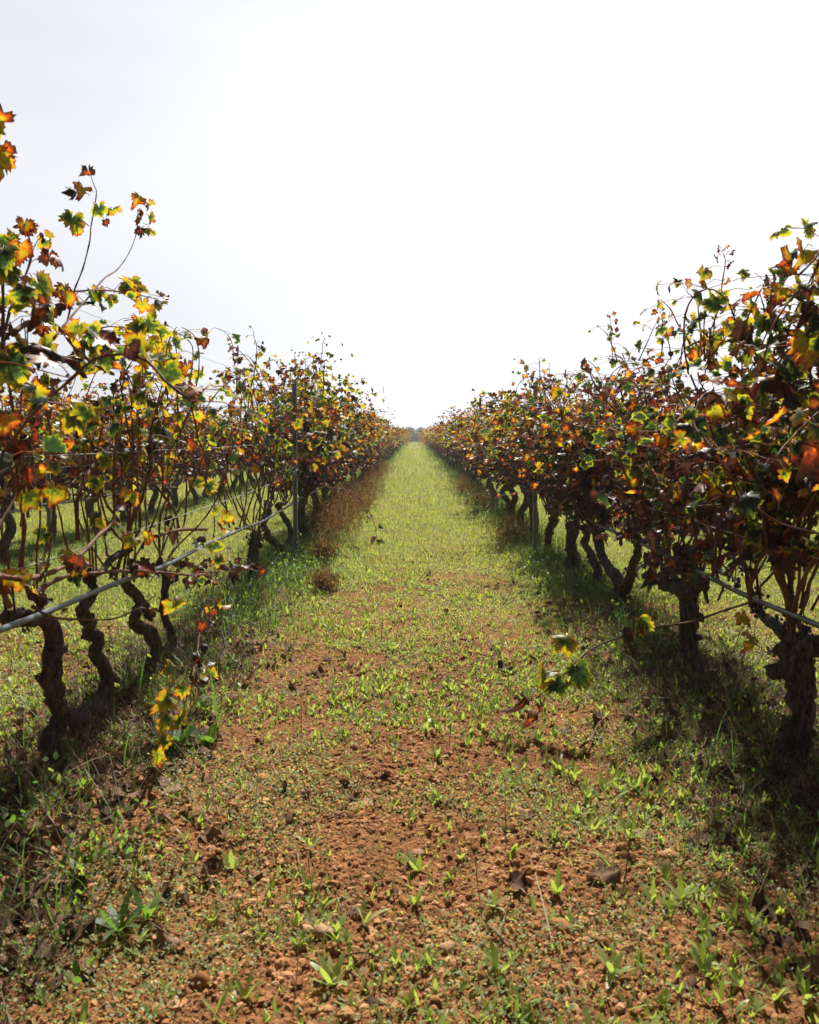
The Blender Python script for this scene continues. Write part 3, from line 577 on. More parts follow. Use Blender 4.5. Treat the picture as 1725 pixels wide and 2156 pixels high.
VINES.append(make_vine('grapevine', t2[0] + (0, 0, .03), 'thick single-trunk grapevine second from the right edge, long cane reaching over the path', NEAR_GROUP, [(t2, .038, .036), (t2b, .034, .022)], ca2, cat(le2), 'hi', g))
g = np.random.default_rng(33)
t3 = on_ground(trace([(1318, 1335), (1310, 1297), (1300, 1264), (1307, 1235), (1296, 1213), (1274, 1184), (1263, 1147), (1259, 1122)], XR)); t3b = trace([(1307, 1255), (1320, 1230), (1335, 1190), (1342, 1130)], XR)
ca3 = auto_canes(g, [t3[-1], t3b[-1], t3[-1] + (0, .2, .05), t3b[-1] + (0, -.25, .05)], 30, 1.36, (1.1, 1.4), XR)
le3 = [cane_leaves(g, P, .46, .76, 1.2, (.032, .056), .10, .35, -.8, True, .3) for P, *_ in ca3]
for k in range(3):
    P = grow(g, PX(1300 + 45 * k, 760, XR), 1.8, .28, 0, .06, XR); ca3.append((P, .0035, .0014)); le3.append(cane_leaves(g, P, .7, .8, .7, (.028, .045), .05, .3, 0))
for q in ([(1291, 760), (1288, 720), (1285, 668)], [(1412, 740), (1405, 705), (1390, 655)]):
    s3 = trace(q, XR); ca3.append((s3, .003, .0012)); a, b = q[-1]
    le3.append(placed(g, [(a - 8, b - 2, a, b + 4, .026, .6, -40), (a + 6, b - 8, a, b, .026, .5, 150), (a + 10, b + 8, a + 2, b + 10, .028, .7, 40), (a - 4, b + 18, a + 2, b + 16, .03, .55, -20), (a + 12, b + 24, a + 4, b + 24, .026, .66, 30), (a + 2, b + 34, a + 6, b + 30, .028, .8, 0)], XR))
VINES.append(make_vine('grapevine', t3[0] + (0, 0, .03), 'leaning grapevine third from the right edge with a swollen dark elbow low on its trunk', NEAR_GROUP, [(t3, .040, .024), (t3b, .030, .022)], ca3, cat(le3), 'hi', g, [PX(1345, 1050, XR), PX(1352, 1075, XR), PX(1338, 1090, XR)]))
for k, (tp, lab, top) in enumerate((
    ([(1248, 1262), (1259, 1224), (1256, 1188), (1248, 1173), (1230, 1140), (1237, 1122), (1250, 1112)], 'slim hooked grapevine fourth from the right edge of the photo', 1.36),
    ([(1205, 1200), (1207, 1170), (1203, 1140), (1208, 1103)], 'thick upright shaggy grapevine stump fifth from the right edge of the photo', 1.36),
    ([(1153, 1178), (1152, 1150), (1158, 1120), (1165, 1095)], 'grapevine beside the first low grey post of the right row', 1.45))):
    g = np.random.default_rng(40 + k); tt = on_ground(trace(tp, XR)); hd = tt[-1]
    cc = auto_canes(g, [hd, hd + (0, .25, .05), hd + (0, -.25, .05)], 28, top, (1.1, 1.4), XR); ll = [cane_leaves(g, P, .46, .76, 1.2, (.032, .056), .10, .15, -.9, True, .3) for P, *_ in cc]
    VINES.append(make_vine('grapevine', tt[0] + (0, 0, .03), lab, NEAR_GROUP, [(tt, [.026, .045, .033][k], [.020, .040, .03][k])], cc, cat(ll), 'hi', g))
# one vine on each side whose trunk is outside the frame while its shoots reach in and shade the foreground
for X, Y, s in ((ROW_L, 1.95, 51), (ROW_R, 2.0, 52)):
    g = np.random.default_rng(s); b = np.array((X, Y, float(gz(X, Y)) - .03)); tt = b + np.array([(0, 0, 0), (.03, .02, .12), (-.02, .05, .27), (.02, .0, .42), (0, .1, .5)])
    cc = auto_canes(g, [tt[-1], tt[-1] + (0, .3, .04)], 3 if X < 0 else 4, 1.35 if X < 0 else 1.5, (1.0, 1.3), X); ll = [cane_leaves(g, P, .6, .75, 1.1, (.042, .068), .09, .2, .3) for P, *_ in cc]
    VINES.append(make_vine('grapevine', b + (0, 0, .03), 'leafy grapevine shoots entering from the %s edge of the photo, trunk out of frame' % ('left' if X < 0 else 'right'), NEAR_GROUP, [(tt, .04, .035)], cc, cat(ll), 'hi', g))

# ------------------------------------------------------------------ further vines: a few patterns, copied along the rows
def generic_vine(seed, lod, ncane, extra, size, parts, bright):
    g = np.random.default_rng(seed); z0 = 0.
    k = g.uniform(-.06, .06, 6)
    tr = np.array([(0, 0, -.04), (k[0] * .5, k[1], .12), (k[2], k[3] * 1.5, .28), (k[4] * .5, k[5] * 2, .42)])
    arms = [np.array([tr[-1] - (0, 0, .05), tr[-1] + (g.normal(0, .02), .14, .06), tr[-1] + (0, .36, g.uniform(.06, .16))]), np.array([tr[-1] - (0, 0, .05), tr[-1] + (g.normal(0, .02), -.14, .05), tr[-1] + (0, -.36, g.uniform(.06, .16))])]
    heads = [tr[-1], arms[0][1], arms[0][2], arms[1][1], arms[1][2]]
    top = g.uniform(1.44, 1.60)
    cc = auto_canes(g, heads, ncane, top, (1.0, 1.45), 0); nshow = 10 if parts else 0
    ll = [cane_leaves(g, P, .36, .84, extra, size, .11, .05, bright, True, .30) for P, *_ in cc]
    for i in range(nshow, len(ll)):
        k = ll[i]['pos'][:, 2] < top - (.02 if parts else .12) + g.normal(0, .04, len(ll[i]['pos'])); ll[i] = {q: a[k] for q, a in ll[i].items()}
    ll = cat(ll); mats = []
    t = bpy.data.objects.new('grapevine', None); COL.objects.link(t); t.empty_display_size = .1
    mb = MB()
    for P, r0, r1 in [(tr, g.uniform(.032, .045), .034)] + [(a, .026, .014) for a in arms]:
        Qp, ts = smooth_path(P, .04); mb.add(*tube(Qp, r0 + (r1 - r0) * ts, 9 if parts else 6, .17, int(g.integers(1e6))))
    mb.build('trunk', M_bark, t)
    for P, r0, r1 in cc[:nshow]:
        c = MB(); c.add(*cane_tube(P, r0, r1, 4, .12)); c.build('cane', M_cane, t)
    f = MB(); leaf_mesh(f, ll, lod, g, False); f.build('foliage', M_leaf, t)
    return t
def copy_tree(o, parent=None):
    c = o.copy(); COL.objects.link(c)
    if parent: c.parent = parent
    for ch in list(KIDS[o.name]): 
        d = ch.copy(); COL.objects.link(d); d.parent = c
    return c
MID = [generic_vine(100 + i, 'mid', [24, 25, 17, 24, 15, 22, 26, 19][i], [1.45, 1.5, 1.1, 1.5, 1.0, 1.3, 1.6, 1.2][i], (.034, .060), True, [-.9, .6, -.8, -1., -.3, -.9, -1., -.7][i]) for i in range(8)]
FAR = [generic_vine(200 + i, 'lo', 20, 1.3, (.045, .075), False, [-1., -.7, -1., -.8][i]) for i in range(4)]
bpy.context.view_layer.update()
KIDS = {o.name: list(o.children) for o in MID + FAR}
used = set()
def side(X): return 'left' if X < 0 else 'right'
def put_vine(X, Y, label, group, far):
    pool = FAR if far else MID
    src = pool[int(rng.integers(len(pool)))]
    if X == ROW_L and 9 < Y < 12 and not far: src = MID[1]
    if src.name in used: o = copy_tree(src)
    else: o = src; used.add(src.name)
    x = X + rng.normal(0, .04); o.location = (x, Y, float(base_z(x, Y)))
    o.rotation_euler = (0, 0, rng.normal(0, .12) + (math.pi if rng.uniform() < .5 else 0))
    s = rng.uniform(.86, 1.04) if not (abs(X) < 2 and 9.4 < Y < 12) else rng.uniform(1.02, 1.10); o.scale = (1.2, s * 1.05, s)
    tag(o, label, 'grapevine', group); VINES.append(o)
def row(X, y0, y1, n0, where, grp, step=1.1):
    y, n = y0, n0
    while y < y1:
        if n <= 20: lab = 'rust-leaved grapevine, %s trunk from the front of the %s' % (ordinal(n), where)
        else: lab = 'small distant rust-brown grapevine in the far stretch of the %s' % where
        put_vine(X, y + rng.normal(0, .08), lab, grp, y > 30); y += step; n += 1
row(ROW_L, 9.5, 74, 5, 'row left of the grass path', 'grapevines of the row left of the path')
row(ROW_R, 10.0, 74, 7, 'row right of the grass path', 'grapevines of the row right of the path')
row(ROW_L2, 6.9, 35, 1, 'second row left of the path', 'grapevines of the second row on the left')
row(ROW_R2, 7.0, 35, 1, 'second row right of the path', 'grapevines of the second row on the right')
row(ROW_L3, 12.5, 42, 1, 'third row left of the path', 'grapevines of the third row on the left')
row(ROW_R3, 13, 42, 1, 'third row right of the path', 'grapevines of the third row on the right')
# the rest of the vineyard reads as one mass
mb = MB(); g = np.random.default_rng(300); n_far = 0
rows = [(ROW_L, 74), (ROW_R, 74), (ROW_L2, 35), (ROW_R2, 35), (ROW_L3, 42), (ROW_R3, 42)] + [(-8.1 - 2.36 * k, 17 + 5.5 * k) for k in range(9)] + [(8.3 + 2.36 * k, 18 + 5.5 * k) for k in range(9)]
acc = {k: [] for k in ('node', 'pos', 'tip', 'nrm', 'size', 'stage', 'dry')}
for X, y0 in rows:
    y = y0
    while y < 134:
        n = 150 if abs(X) < 2 else 110; z = .22 + g.beta(1.6, 1.15, n) * 1.32 * g.uniform(.92, 1.06)
        p = np.stack((X + g.normal(0, .29, n), y + g.uniform(-.6, .6, n), z), 1); p[:, 2] += base_z(p[:, 0], p[:, 1])
        acc['pos'].append(p); acc['node'].append(p); acc['tip'].append(g.normal(0, 1, (n, 3)) + (0, 0, -.6)); acc['nrm'].append(g.normal(0, 1, (n, 3)) + (0, 0, .4))
        acc['size'].append(g.uniform(.07, .11, n)); acc['stage'].append(stage_pick(g, n, .0, -1.)); acc['dry'].append(np.zeros(n))
        b = np.array((X, y, float(base_z(X, y)))); Vt, Ft = tube(b + np.array([(0, 0, -.05), (g.normal(0, .03), g.normal(0, .05), .25), (g.normal(0, .04), g.normal(0, .1), .6)]), .04, 4)
        mb.add(Vt, Ft, stage=np.full(len(Vt), 1.), edge=np.full(len(Vt), 1.)); y += 1.1; n_far += 1
LT['q'] = leaf_template(5, False, 0)
leaf_mesh(mb, {k: np.concatenate(v) for k, v in acc.items()}, 'q', g, False)
tag(mb.build('distant_vines', M_leaf), 'brown mass of far vine rows running to the horizon', 'vineyard', None, 'stuff')
print('vines', len(VINES), 'far', n_far)

# ------------------------------------------------------------------ posts, wires, irrigation hoses
def make_post(X, Y, h, label, group):
    z = float(base_z(X, Y)); t = thing('vineyard_post', (X, Y, z), label, 'post', group, rng.normal(0, .08))
    w, d, k = .019, .030, .0025                              # open channel section with lips
    prof = [(-w, -d / 2), (w, -d / 2), (w, d / 2), (w * .55, d / 2), (w * .55, d / 2 - k), (w - k, d / 2 - k), (w - k, -d / 2 + k), (-w + k, -d / 2 + k), (-w + k, d / 2 - k), (-w * .55, d / 2 - k), (-w * .55, d / 2), (-w, d / 2)]
    zs = np.concatenate(([-.25], np.linspace(0, h, 9))); n = len(prof)
    lean = rng.normal(0, .006, 2)
    V = np.array([(px + lean[0] * zz, -py + lean[1] * zz, zz) for zz in zs for px, py in prof])
    F = [[i * n + j, i * n + (j + 1) % n, (i + 1) * n + (j + 1) % n, (i + 1) * n + j] for i in range(len(zs) - 1) for j in range(n)]
    m = MB(); m.add(V, [np.array(F)]); top = (len(zs) - 1) * n
    m.F.append(np.array([[top + 0, top + 1, top + 6, top + 7], [top + 1, top + 2, top + 5, top + 6], [top + 2, top + 3, top + 4, top + 5], [top + 0, top + 7, top + 8, top + 11], [top + 8, top + 9, top + 10, top + 11]]))
    m.build('shaft', M_steel, t, False)
    for hz in (.75, 1.05, 1.34):
        for sx in (-1, 1):
            hk = MB(); hk.add(*tube(np.array([(sx * w, 0, hz - .012), (sx * (w + .009), 0, hz - .010), (sx * (w + .011), 0, hz + .008), (sx * (w + .006), 0, hz + .014)]), .0022, 5)); hk.build('wire_hook', M_steel, t)
    return t
PG = 'galvanised steel posts along the vine rows'
for X, y0, hh, where in ((ROW_L, 8.9, 1.54, 'row left of the path'), (ROW_R, 8.8, 1.55, 'row right of the path')):
    for k in range(6):
        Y = y0 + 7.3 * k
        lab = [('tall grey steel post nearest the camera in the ' if X < 0 else 'grey steel post half hidden by dark leaves, nearest in the ') + where,
               'second grey steel post from the camera in the ' + where, 'third grey steel post from the camera in the ' + where][k] if k < 3 else 'small far grey steel post among leaves of the ' + where
        make_post(*((-1.04, 8.33) if X < 0 and k == 0 else (X + (.1 if X < 0 else -.12), Y)), hh + (.1 if X > 0 and k == 1 else 0), lab, PG)
make_post(ROW_L2 + .08, 8.64, 1.5, 'grey steel post at the left edge standing in the second row', PG)
make_post(ROW_L2 + .05, 15.9, 1.5, 'thin grey steel post further back in the second row on the left', PG)
make_post(ROW_R2 - .05, 9.67, 1.5, 'grey steel post seen between trunks in the second row on the right', PG)
make_post(ROW_R2 - .05, 17, 1.5, 'thin grey steel post further back in the second row on the right', PG)
def line(name, X, zfun, y0, y1, r, mat, label, cat_, group, seg=6, jit=.0):
    Y = np.concatenate((np.arange(y0, 14, .12), np.arange(14, 40, .4), np.arange(40, y1, 2.))); g = np.random.default_rng(int(abs(X * 100) + y0 * 7 + r * 1e5))
    ph = g.uniform(0, 6, 4)
    P = np.stack((X + jit * (np.sin(Y * 1.3 + ph[0]) + .6 * np.sin(Y * 3.1 + ph[1])), Y, zfun(Y) + jit * (.8 * np.sin(Y * 2.2 + ph[2]) + .5 * np.sin(Y * 4.7 + ph[3]))), 1)
    m = MB(); m.add(*tube(P, r, seg)); return tag(m.build(name, mat), label, cat_, group)
sag = lambda Y, y0, d: -d * (1 - (2 * (((Y - y0) / 7.3) % 1) - 1) ** 2)
HG = 'irrigation hoses strung along the rows'
line('irrigation_hose', ROW_L + .045, lambda Y: np.maximum(.60 - .02 * (Y - 2.5), .50) + sag(Y, 1.6, .03), .3, 120, .0098, M_hose, 'grey-blue irrigation hose sagging along the row left of the path', 'hose', HG, 8, .006)
line('irrigation_hose', ROW_R - .03, lambda Y: .555 + sag(Y, 1.5, .04), .3, 120, .0098, M_hose_dark, 'dark irrigation hose passing between the trunks right of the path', 'hose', HG, 8, .006)
line('irrigation_hose', ROW_L2 + .05, lambda Y: .47 + sag(Y, 1.3, .05), 3, 90, .0098, M_hose, 'irrigation hose seen through the vines in the second row on the left', 'hose', HG, 7, .006)
line('irrigation_hose', ROW_R2 - .05, lambda Y: .50 + sag(Y, 2.3, .05), 3, 90, .0098, M_hose, 'irrigation hose seen through the vines in the second row on the right', 'hose', HG, 7, .006)
WG = 'thin trellis wires'
for X, wh in ((ROW_L, 'row left of the path'), (ROW_R, 'row right of the path')):
    for z, nm in ((.755, 'lowest'), (1.05, 'second lowest'), (1.34, 'third lowest'), (1.56 if X > 0 else 1.5, 'topmost')):
        line('trellis_wire', X + (.085 if X < 0 else -.075), lambda Y, z=z: z + sag(Y, 1.6, .018), (.3), 110, .0014 if z < .8 else .001, M_wire, '%s of the thin pale trellis wires in the %s' % (nm, wh), 'wire', WG, 4, .002)
for X, wh in ((ROW_L2, 'second row on the left'), (ROW_R2, 'second row on the right')):
    for z, nm in ((.8, 'lower'), (1.34, 'upper')):
        line('trellis_wire', X + (.1 if X < 0 else -.1), lambda Y, z=z: z + sag(Y, 1.3, .018), 3, 90, .0015, M_wire, '%s thin pale trellis wire in the %s' % (nm, wh), 'wire', WG, 4, .002)

# ------------------------------------------------------------------ ground cover (stuff)
def scatter(g, zones, dens, xlim=None):
    out = []
    for (y0, y1, d, sc) in zones:
        y = g.uniform(y0, y1, int(d * (y1 - y0) * 2 * (.47 * y1 + .35)) if xlim is None else int(d * (y1 - y0) * 2 * xlim))
        lim = (.47 * y1 + .35) if xlim is None else xlim; x = g.uniform(-lim, lim, len(y))
        keep = (np.abs(x) < .47 * y + .35) & (g.uniform(0, 1, len(y)) < dens(x, y)); x, y = x[keep], y[keep]
        out.append(np.stack((x, y, np.full(len(x), sc)), 1))
    return np.concatenate(out)
def blades(mb, P, az, L, Wd, lean, curve, hue, prof=(1., .9, .6, 0.), ts=(0, .38, .72, 1.), twist=None):
    n = len(P); h = np.stack((np.cos(az), np.sin(az), 0 * az), 1); sdir = np.stack((-np.sin(az), np.cos(az), 0 * az), 1); rows_ = []
    for t, w in zip(ts, prof):
        up = np.sqrt(np.clip(1 - (lean + curve * t) ** 2 * .8, .05, 1)); 
        c = P + h * ((lean * t + curve * t * t) * L)[:, None] + np.array((0, 0, 1.)) * (t * L * up)[:, None]
        if w > 0: rows_ += [c - sdir * (Wd * w * .5)[:, None], c + sdir * (Wd * w * .5)[:, None]]
        else: rows_.append(c)
    m = len(rows_); V = np.stack(rows_, 1).reshape(-1, 3); k = np.arange(n)[:, None, None] * m
    full = len([w for w in prof if w > 0]); q = np.array([(2 * i, 2 * i + 1, 2 * i + 3, 2 * i + 2) for i in range(full - 1)])
    fs = [(q[None] + k).reshape(-1, 4)]
    if prof[-1] == 0: fs.append((np.array([[2 * full - 2, 2 * full - 1, 2 * full]])[None] + k).reshape(-1, 3))
    mb.add(V, fs, hue=np.repeat(hue, m))
def at_ground(x, y, dz=0.): return np.stack((x, y, gz(x, y) + dz), 1)
def rowdist(x): return np.minimum.reduce([np.abs(x - X) for X in (ROW_L, ROW_R, ROW_L2, ROW_R2)])
g = np.random.default_rng(61); mb = MB()
Z = scatter(g, [(1.4, 3, 1500, .58), (3, 5, 3200, .58), (5, 8, 4200, .62), (8, 14, 2100, .8), (14, 25, 560, 1.3), (25, 45, 130, 2.1)], lambda x, y: (1 - .75 * brown_strip(x, y)) * np.clip(green(x, y) * 1.05 + .10 + .35 * lump(x, y, 9.3, 16) + .2 * lump(x, y, 21, 17), .02, 1) * (np.abs(x) < 9))
Z = np.vstack((Z, scatter(g, [(45, 80, 60, 3.), (80, 130, 20, 4.)], lambda x, y: np.ones_like(x), 1.3)))
x, y, sc = Z.T; n = len(x); rd = rowdist(x)
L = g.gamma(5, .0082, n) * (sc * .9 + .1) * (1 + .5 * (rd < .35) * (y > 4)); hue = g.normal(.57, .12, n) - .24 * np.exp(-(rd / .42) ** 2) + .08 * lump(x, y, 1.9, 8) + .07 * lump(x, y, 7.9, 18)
hue = np.where(g.uniform(0, 1, n) < .05, g.uniform(.78, .95, n), hue)
blades(mb, at_ground(x, y, -.004), g.uniform(0, 6.28, n), L, g.uniform(.0028, .006, n) * (.6 + .75 * sc), g.uniform(.05, .5, n), g.uniform(.0, .55, n), hue)
tag(mb.build('grass', M_grass), 'short yellow-green grass covering the path', 'grass', None, 'stuff'); print('grass', n)
# lance-leaved seedlings in the red soil
mb = MB(); Z = scatter(g, [(1.4, 3, 1150, .68), (3, 5, 1250, .66), (5, 8.5, 420, .68)], lambda x, y: .10 + .9 * np.clip(1.2 * lump(x, y, 2.3, 9) + .6 * lump(x, y, 7.1, 19) + .3, 0, 1)); x, y, sc = Z.T
k = g.integers(3, 8, len(x)); i = np.repeat(np.arange(len(x)), k); n = len(i); psize = g.gamma(7, .0062, len(x)) * sc
blades(mb, at_ground(x, y, -.003)[i], g.uniform(0, 6.28, n), psize[i] * g.uniform(.6, 1.15, n), psize[i] * g.uniform(.16, .26, n), g.uniform(.2, .75, n), g.uniform(-.05, .35, n), g.normal(.54, .06, len(x))[i] + g.normal(0, .04, n), (.25, .85, 1., .6, 0.), (0, .3, .55, .82, 1.))
tag(mb.build('seedling_weeds', M_seedling), 'bright green lance-leaved seedlings sprouting from the red soil', 'weeds', None, 'stuff')
# tiny round-leaved ground cover
mb = MB(); Z = scatter(g, [(1.4, 3, 10500, .72), (3, 5, 8500, .78), (5, 8, 2600, 1.0)], lambda x, y: .05 + .95 * np.clip(lump(x, y, 4.1, 10) * 1.2 + .25 + .6 * lump(x, y, 9.7, 11), 0, 1)); x, y, sc = Z.T; n = len(x)
blades(mb, at_ground(x, y, .004) + np.array((0, 0, 1.)) * g.uniform(0, .018, n)[:, None], g.uniform(0, 6.28, n), g.uniform(.007, .016, n) * sc, g.uniform(.005, .011, n) * sc, g.uniform(.75, 1.0, n), g.uniform(-.2, .1, n), g.uniform(.3, .98, n), (.3, 1., .8, 0.), (0, .4, .8, 1.))
tag(mb.build('clover', M_clover), 'pale tiny-leaved creeping plants spread over the soil', 'ground cover', None, 'stuff')
# straw and dead stems, thick under the vines
mb = MB(); Z = scatter(g, [(1.4, 3, 1500, 1.), (3, 5, 1300, 1.), (5, 9, 380, 1.2), (9, 20, 60, 1.6)], lambda x, y: .06 + .9 * np.exp(-(rowdist(x) / .30) ** 2)); x, y, sc = Z.T; n = len(x)
az = g.uniform(0, 6.28, n); L = np.minimum(g.gamma(3, .036, n), .17)
blades(mb, at_ground(x, y, .004), az, L, g.uniform(.0012, .003, n) * sc, g.uniform(.6, 1.04, n), g.uniform(-.3, .1, n), g.uniform(0, 1, n), (1., 1., .9, .6), (0, .33, .66, 1.))
tag(mb.build('dry_grass', M_straw), 'tangled pale straw and dead stems lying under the vines', 'dry grass', None, 'stuff')
# taller weeds along the foot of the rows
mb = MB(); Z = scatter(g, [(1.6, 3, 480, 1.), (3, 5, 500, 1.), (5, 9, 420, 1.1), (9, 20, 140, 1.5)], lambda x, y: np.exp(-(np.minimum(np.abs(x - ROW_L - .12), np.abs(x - ROW_R + .10)) / .24) ** 2) * np.clip(.5 + .9 * lump(x, y, 2.7, 12), .08, 1) * np.where((x > 0) & (y < 6), .22, np.where(y < 6, .6, 1))); x, y, sc = Z.T
k = g.integers(3, 7, len(x)); i = np.repeat(np.arange(len(x)), k); n = len(i); hgt = g.gamma(5, .022, len(x))
blades(mb, at_ground(x, y, -.004)[i], g.uniform(0, 6.28, n), hgt[i] * g.uniform(.5, 1.1, n), g.uniform(.002, .0045, n) * sc[i], g.uniform(.05, .6, n), g.uniform(.0, .5, n), g.normal(.20, .11, n))
t_ = g.uniform(.3, 1, n); 
blades(mb, at_ground(x, y, 0)[i] + np.stack((g.normal(0, .03, n), g.normal(0, .03, n), hgt[i] * t_ * .8), 1), g.uniform(0, 6.28, n), g.uniform(.015, .035, n), g.uniform(.008, .018, n), g.uniform(.5, .95, n), g.uniform(-.2, .2, n), g.normal(.25, .1, n), (.3, 1., .7, 0.))
tag(mb.build('undergrowth', M_grass), 'dark green weeds growing along the foot of the vine rows', 'weeds', None, 'stuff')
# dead tangle at the foot of the nearest vines: thin lying stems and dark creeping grass
def patch(x0, x1, y0, y1, n): return g.uniform(x0, x1, n) + .06 * g.normal(0, 1, n), g.uniform(y0, y1, n)
m1, m2 = MB(), MB()
for x0, x1, y0, y1, d in ((-1.35, -.76, 1.8, 4.4, 2100), (.84, 1.40, 2.2, 4.6, 1300), (-1.3, -.82, 4.4, 7, 1000), (.9, 1.35, 4.6, 7, 900)):
    n = int(d * (x1 - x0) * (y1 - y0)); x, y = patch(x0, x1, y0, y1, n); k = g.uniform(0, 1, n) < np.clip(.5 + lump(x, y, 3.3, 12), .1, 1); x, y = x[k], y[k]; n = len(x)
    blades(m1, at_ground(x, y, .0) + np.array((0, 0, 1.)) * (g.gamma(1.5, .016, n))[:, None], g.uniform(0, 6.28, n), np.minimum(g.gamma(3, .05, n), .30), g.uniform(.0011, .0026, n), g.uniform(.4, 1.0, n), g.uniform(-.1, .5, n), g.beta(.7, 3.2, n), (1., 1., 1., .8, .5), (0, .25, .5, .75, 1.))
    n2 = n // 2 if x0 < 0 else n // 5; i = g.integers(0, n, n2)
    blades(m2, at_ground(x[i], y[i]), g.uniform(0, 6.28, n2), np.minimum(g.gamma(4, .035, n2), .3), g.uniform(.002, .0036, n2), g.uniform(.1, .7, n2), g.uniform(.1, .6, n2), g.normal(.13, .08, n2), (1., 1., .8, .5, 0.), (0, .3, .55, .8, 1.))
tag(m1.build('dead_stems', M_straw), 'dark tangle of dead stems piled at the foot of the nearest vines', 'dry stems', None, 'stuff')
tag(m2.build('creeping_grass', M_grass), 'long dark green grass creeping under the nearest vines', 'grass', None, 'stuff')
# soil clods
bm = bmesh.new(); bmesh.ops.create_icosphere(bm, subdivisions=2, radius=1.0); I2 = (np.array([v.co[:] for v in bm.verts]), np.array([[v.index for v in f.verts] for f in bm.faces])); bm.free()
bm = bmesh.new(); bmesh.ops.create_icosphere(bm, subdivisions=1, radius=1.0); I1 = (np.array([v.co[:] for v in bm.verts]), np.array([[v.index for v in f.verts] for f in bm.faces])); bm.free()
def rocks(mb, P, s, g, T, rough=.16):
    V0, F0 = T; n = len(P); m = len(V0); d = g.normal(0, 1, (n, 3, 3)) * 2.2; ph = g.uniform(0, 6.28, (n, 3))
    w = 1 + sum(rough * np.sin(np.einsum('nj,mj->nm', d[:, q], V0) + ph[:, q][:, None]) for q in range(3)) + g.normal(0, rough * .35, (n, m))
    V = V0[None] * w[..., None] * (s[:, None, None] * g.uniform(.7, 1.25, (n, 1, 3)) * np.array((1, 1, .75)))
    a = g.uniform(0, 6.28, n); c, s_ = np.cos(a)[:, None], np.sin(a)[:, None]
    V = np.stack((V[..., 0] * c - V[..., 1] * s_, V[..., 0] * s_ + V[..., 1] * c, V[..., 2]), -1) + P[:, None, :]
    mb.add(V.reshape(-1, 3), [(F0[None] + (np.arange(n) * m)[:, None, None]).reshape(-1, 3)], hue=np.repeat(g.beta(2, 2.4, n), m))
mb = MB(); Z = scatter(g, [(1.4, 3, 7500, 1.), (3, 5, 4200, 1.), (5, 9, 700, 1.2)], lambda x, y: np.clip(.40 + .8 * lump(x, y, 3.1, 13) + .4 * lump(x, y, 8.3, 14), .06, 1)); x, y, sc = Z.T
rs = np.minimum(g.gamma(1.3, .0030, len(x)), .013) * sc + .0016; big = rs > .0058; P_ = at_ground(x, y, 0.); P_[:, 2] -= .15 * rs
rocks(mb, P_[~big], rs[~big], g, I1, .2); rocks(mb, P_[big], rs[big], g, I2, .17)
tag(mb.build('soil_clods', M_clod, None, False), 'crumbly red-brown soil clods scattered over the foreground', 'soil', None, 'stuff')
# dead leaf litter under the vines
mb = MB(); Z = scatter(g, [(1.5, 3, 750, 1.), (3, 5, 600, 1.), (5, 9, 60, 1.), (9, 16, 10, 1.2)], lambda x, y: .012 + .95 * np.exp(-((rowdist(x) - .08) / .27) ** 2)); x, y, sc = Z.T; n = len(x)
p = at_ground(x, y, .012); a = g.uniform(0, 6.28, n)
leaf_mesh(mb, {'node': p, 'pos': p, 'tip': np.stack((np.cos(a), np.sin(a), g.normal(0, .25, n)), 1), 'nrm': g.normal(0, .35, (n, 3)) + (0, 0, 1), 'size': g.uniform(.022, .045, n), 'stage': g.uniform(0, .9, n), 'dry': g.uniform(.5, 1, n)}, 'mid', g, False)
tag(mb.build('leaf_litter', M_dead), 'curled dead brown leaves littered under the vine rows', 'dead leaves', None, 'stuff')

# ------------------------------------------------------------------ single things lying or growing on the ground
def GP(px, py):
    r = ray(px, py); t = -H / r[2]; p = np.array((0, 0, H)) + r * t; p[2] = float(gz(p[0], p[1])); return p
def dead_leaf(px, py, s, st, label, seed):
    g = np.random.default_rng(seed); p = GP(px, py); a = g.uniform(0, 6.28); m = MB()
    leaf_mesh(m, {'node': np.zeros((1, 3)), 'pos': np.array([[0, 0, .022]]), 'tip': np.array([[math.cos(a), math.sin(a), .1]]), 'nrm': np.array([[g.normal(0, .3), -.35, 1]]), 'size': np.array([s]), 'stage': np.array([st]), 'dry': np.array([.8])}, 'hi', g, False)
    o = m.build('fallen_leaf', M_dead); o.location = p; tag(o, label, 'leaf', 'dead leaves lying on the path')
for i, (px, py, s, st, lab) in enumerate([
    (900, 1214, .058, .2, 'single dark curled dead leaf alone in the middle of the grass path'), (1085, 1872, .046, .25, 'dark flat dead leaf on bare soil right of centre near the camera'),
    (1268, 1850, .055, .75, 'pale tan dead leaf in front of the right vines, left of the shade'), (632, 1455, .05, .7, 'tan dead leaf at the left side of the path past the hanging shoot'),
    (668, 1410, .05, .35, 'brown dead leaf on the left side of the path beside dry twigs'), (748, 1160, .07, .2, 'dark dead leaf in the grass below the brown dry weeds'),
    (1060, 1420, .06, .1, 'nearly black dead leaf in grass left of the long drooping cane'), (760, 1930, .04, .4, 'curled brown dead leaf on soil in the middle foreground'),
    (365, 1990, .05, .8, 'reddish tan dead leaf among weeds in the left foreground'), (135, 1955, .06, .45, 'brown dead leaf in the shaded weeds at lower left'),
    (1550, 1720, .045, .5, 'brown dead leaf in deep shade under the right edge vine')]): dead_leaf(px, py, s, st, lab, 700 + i)
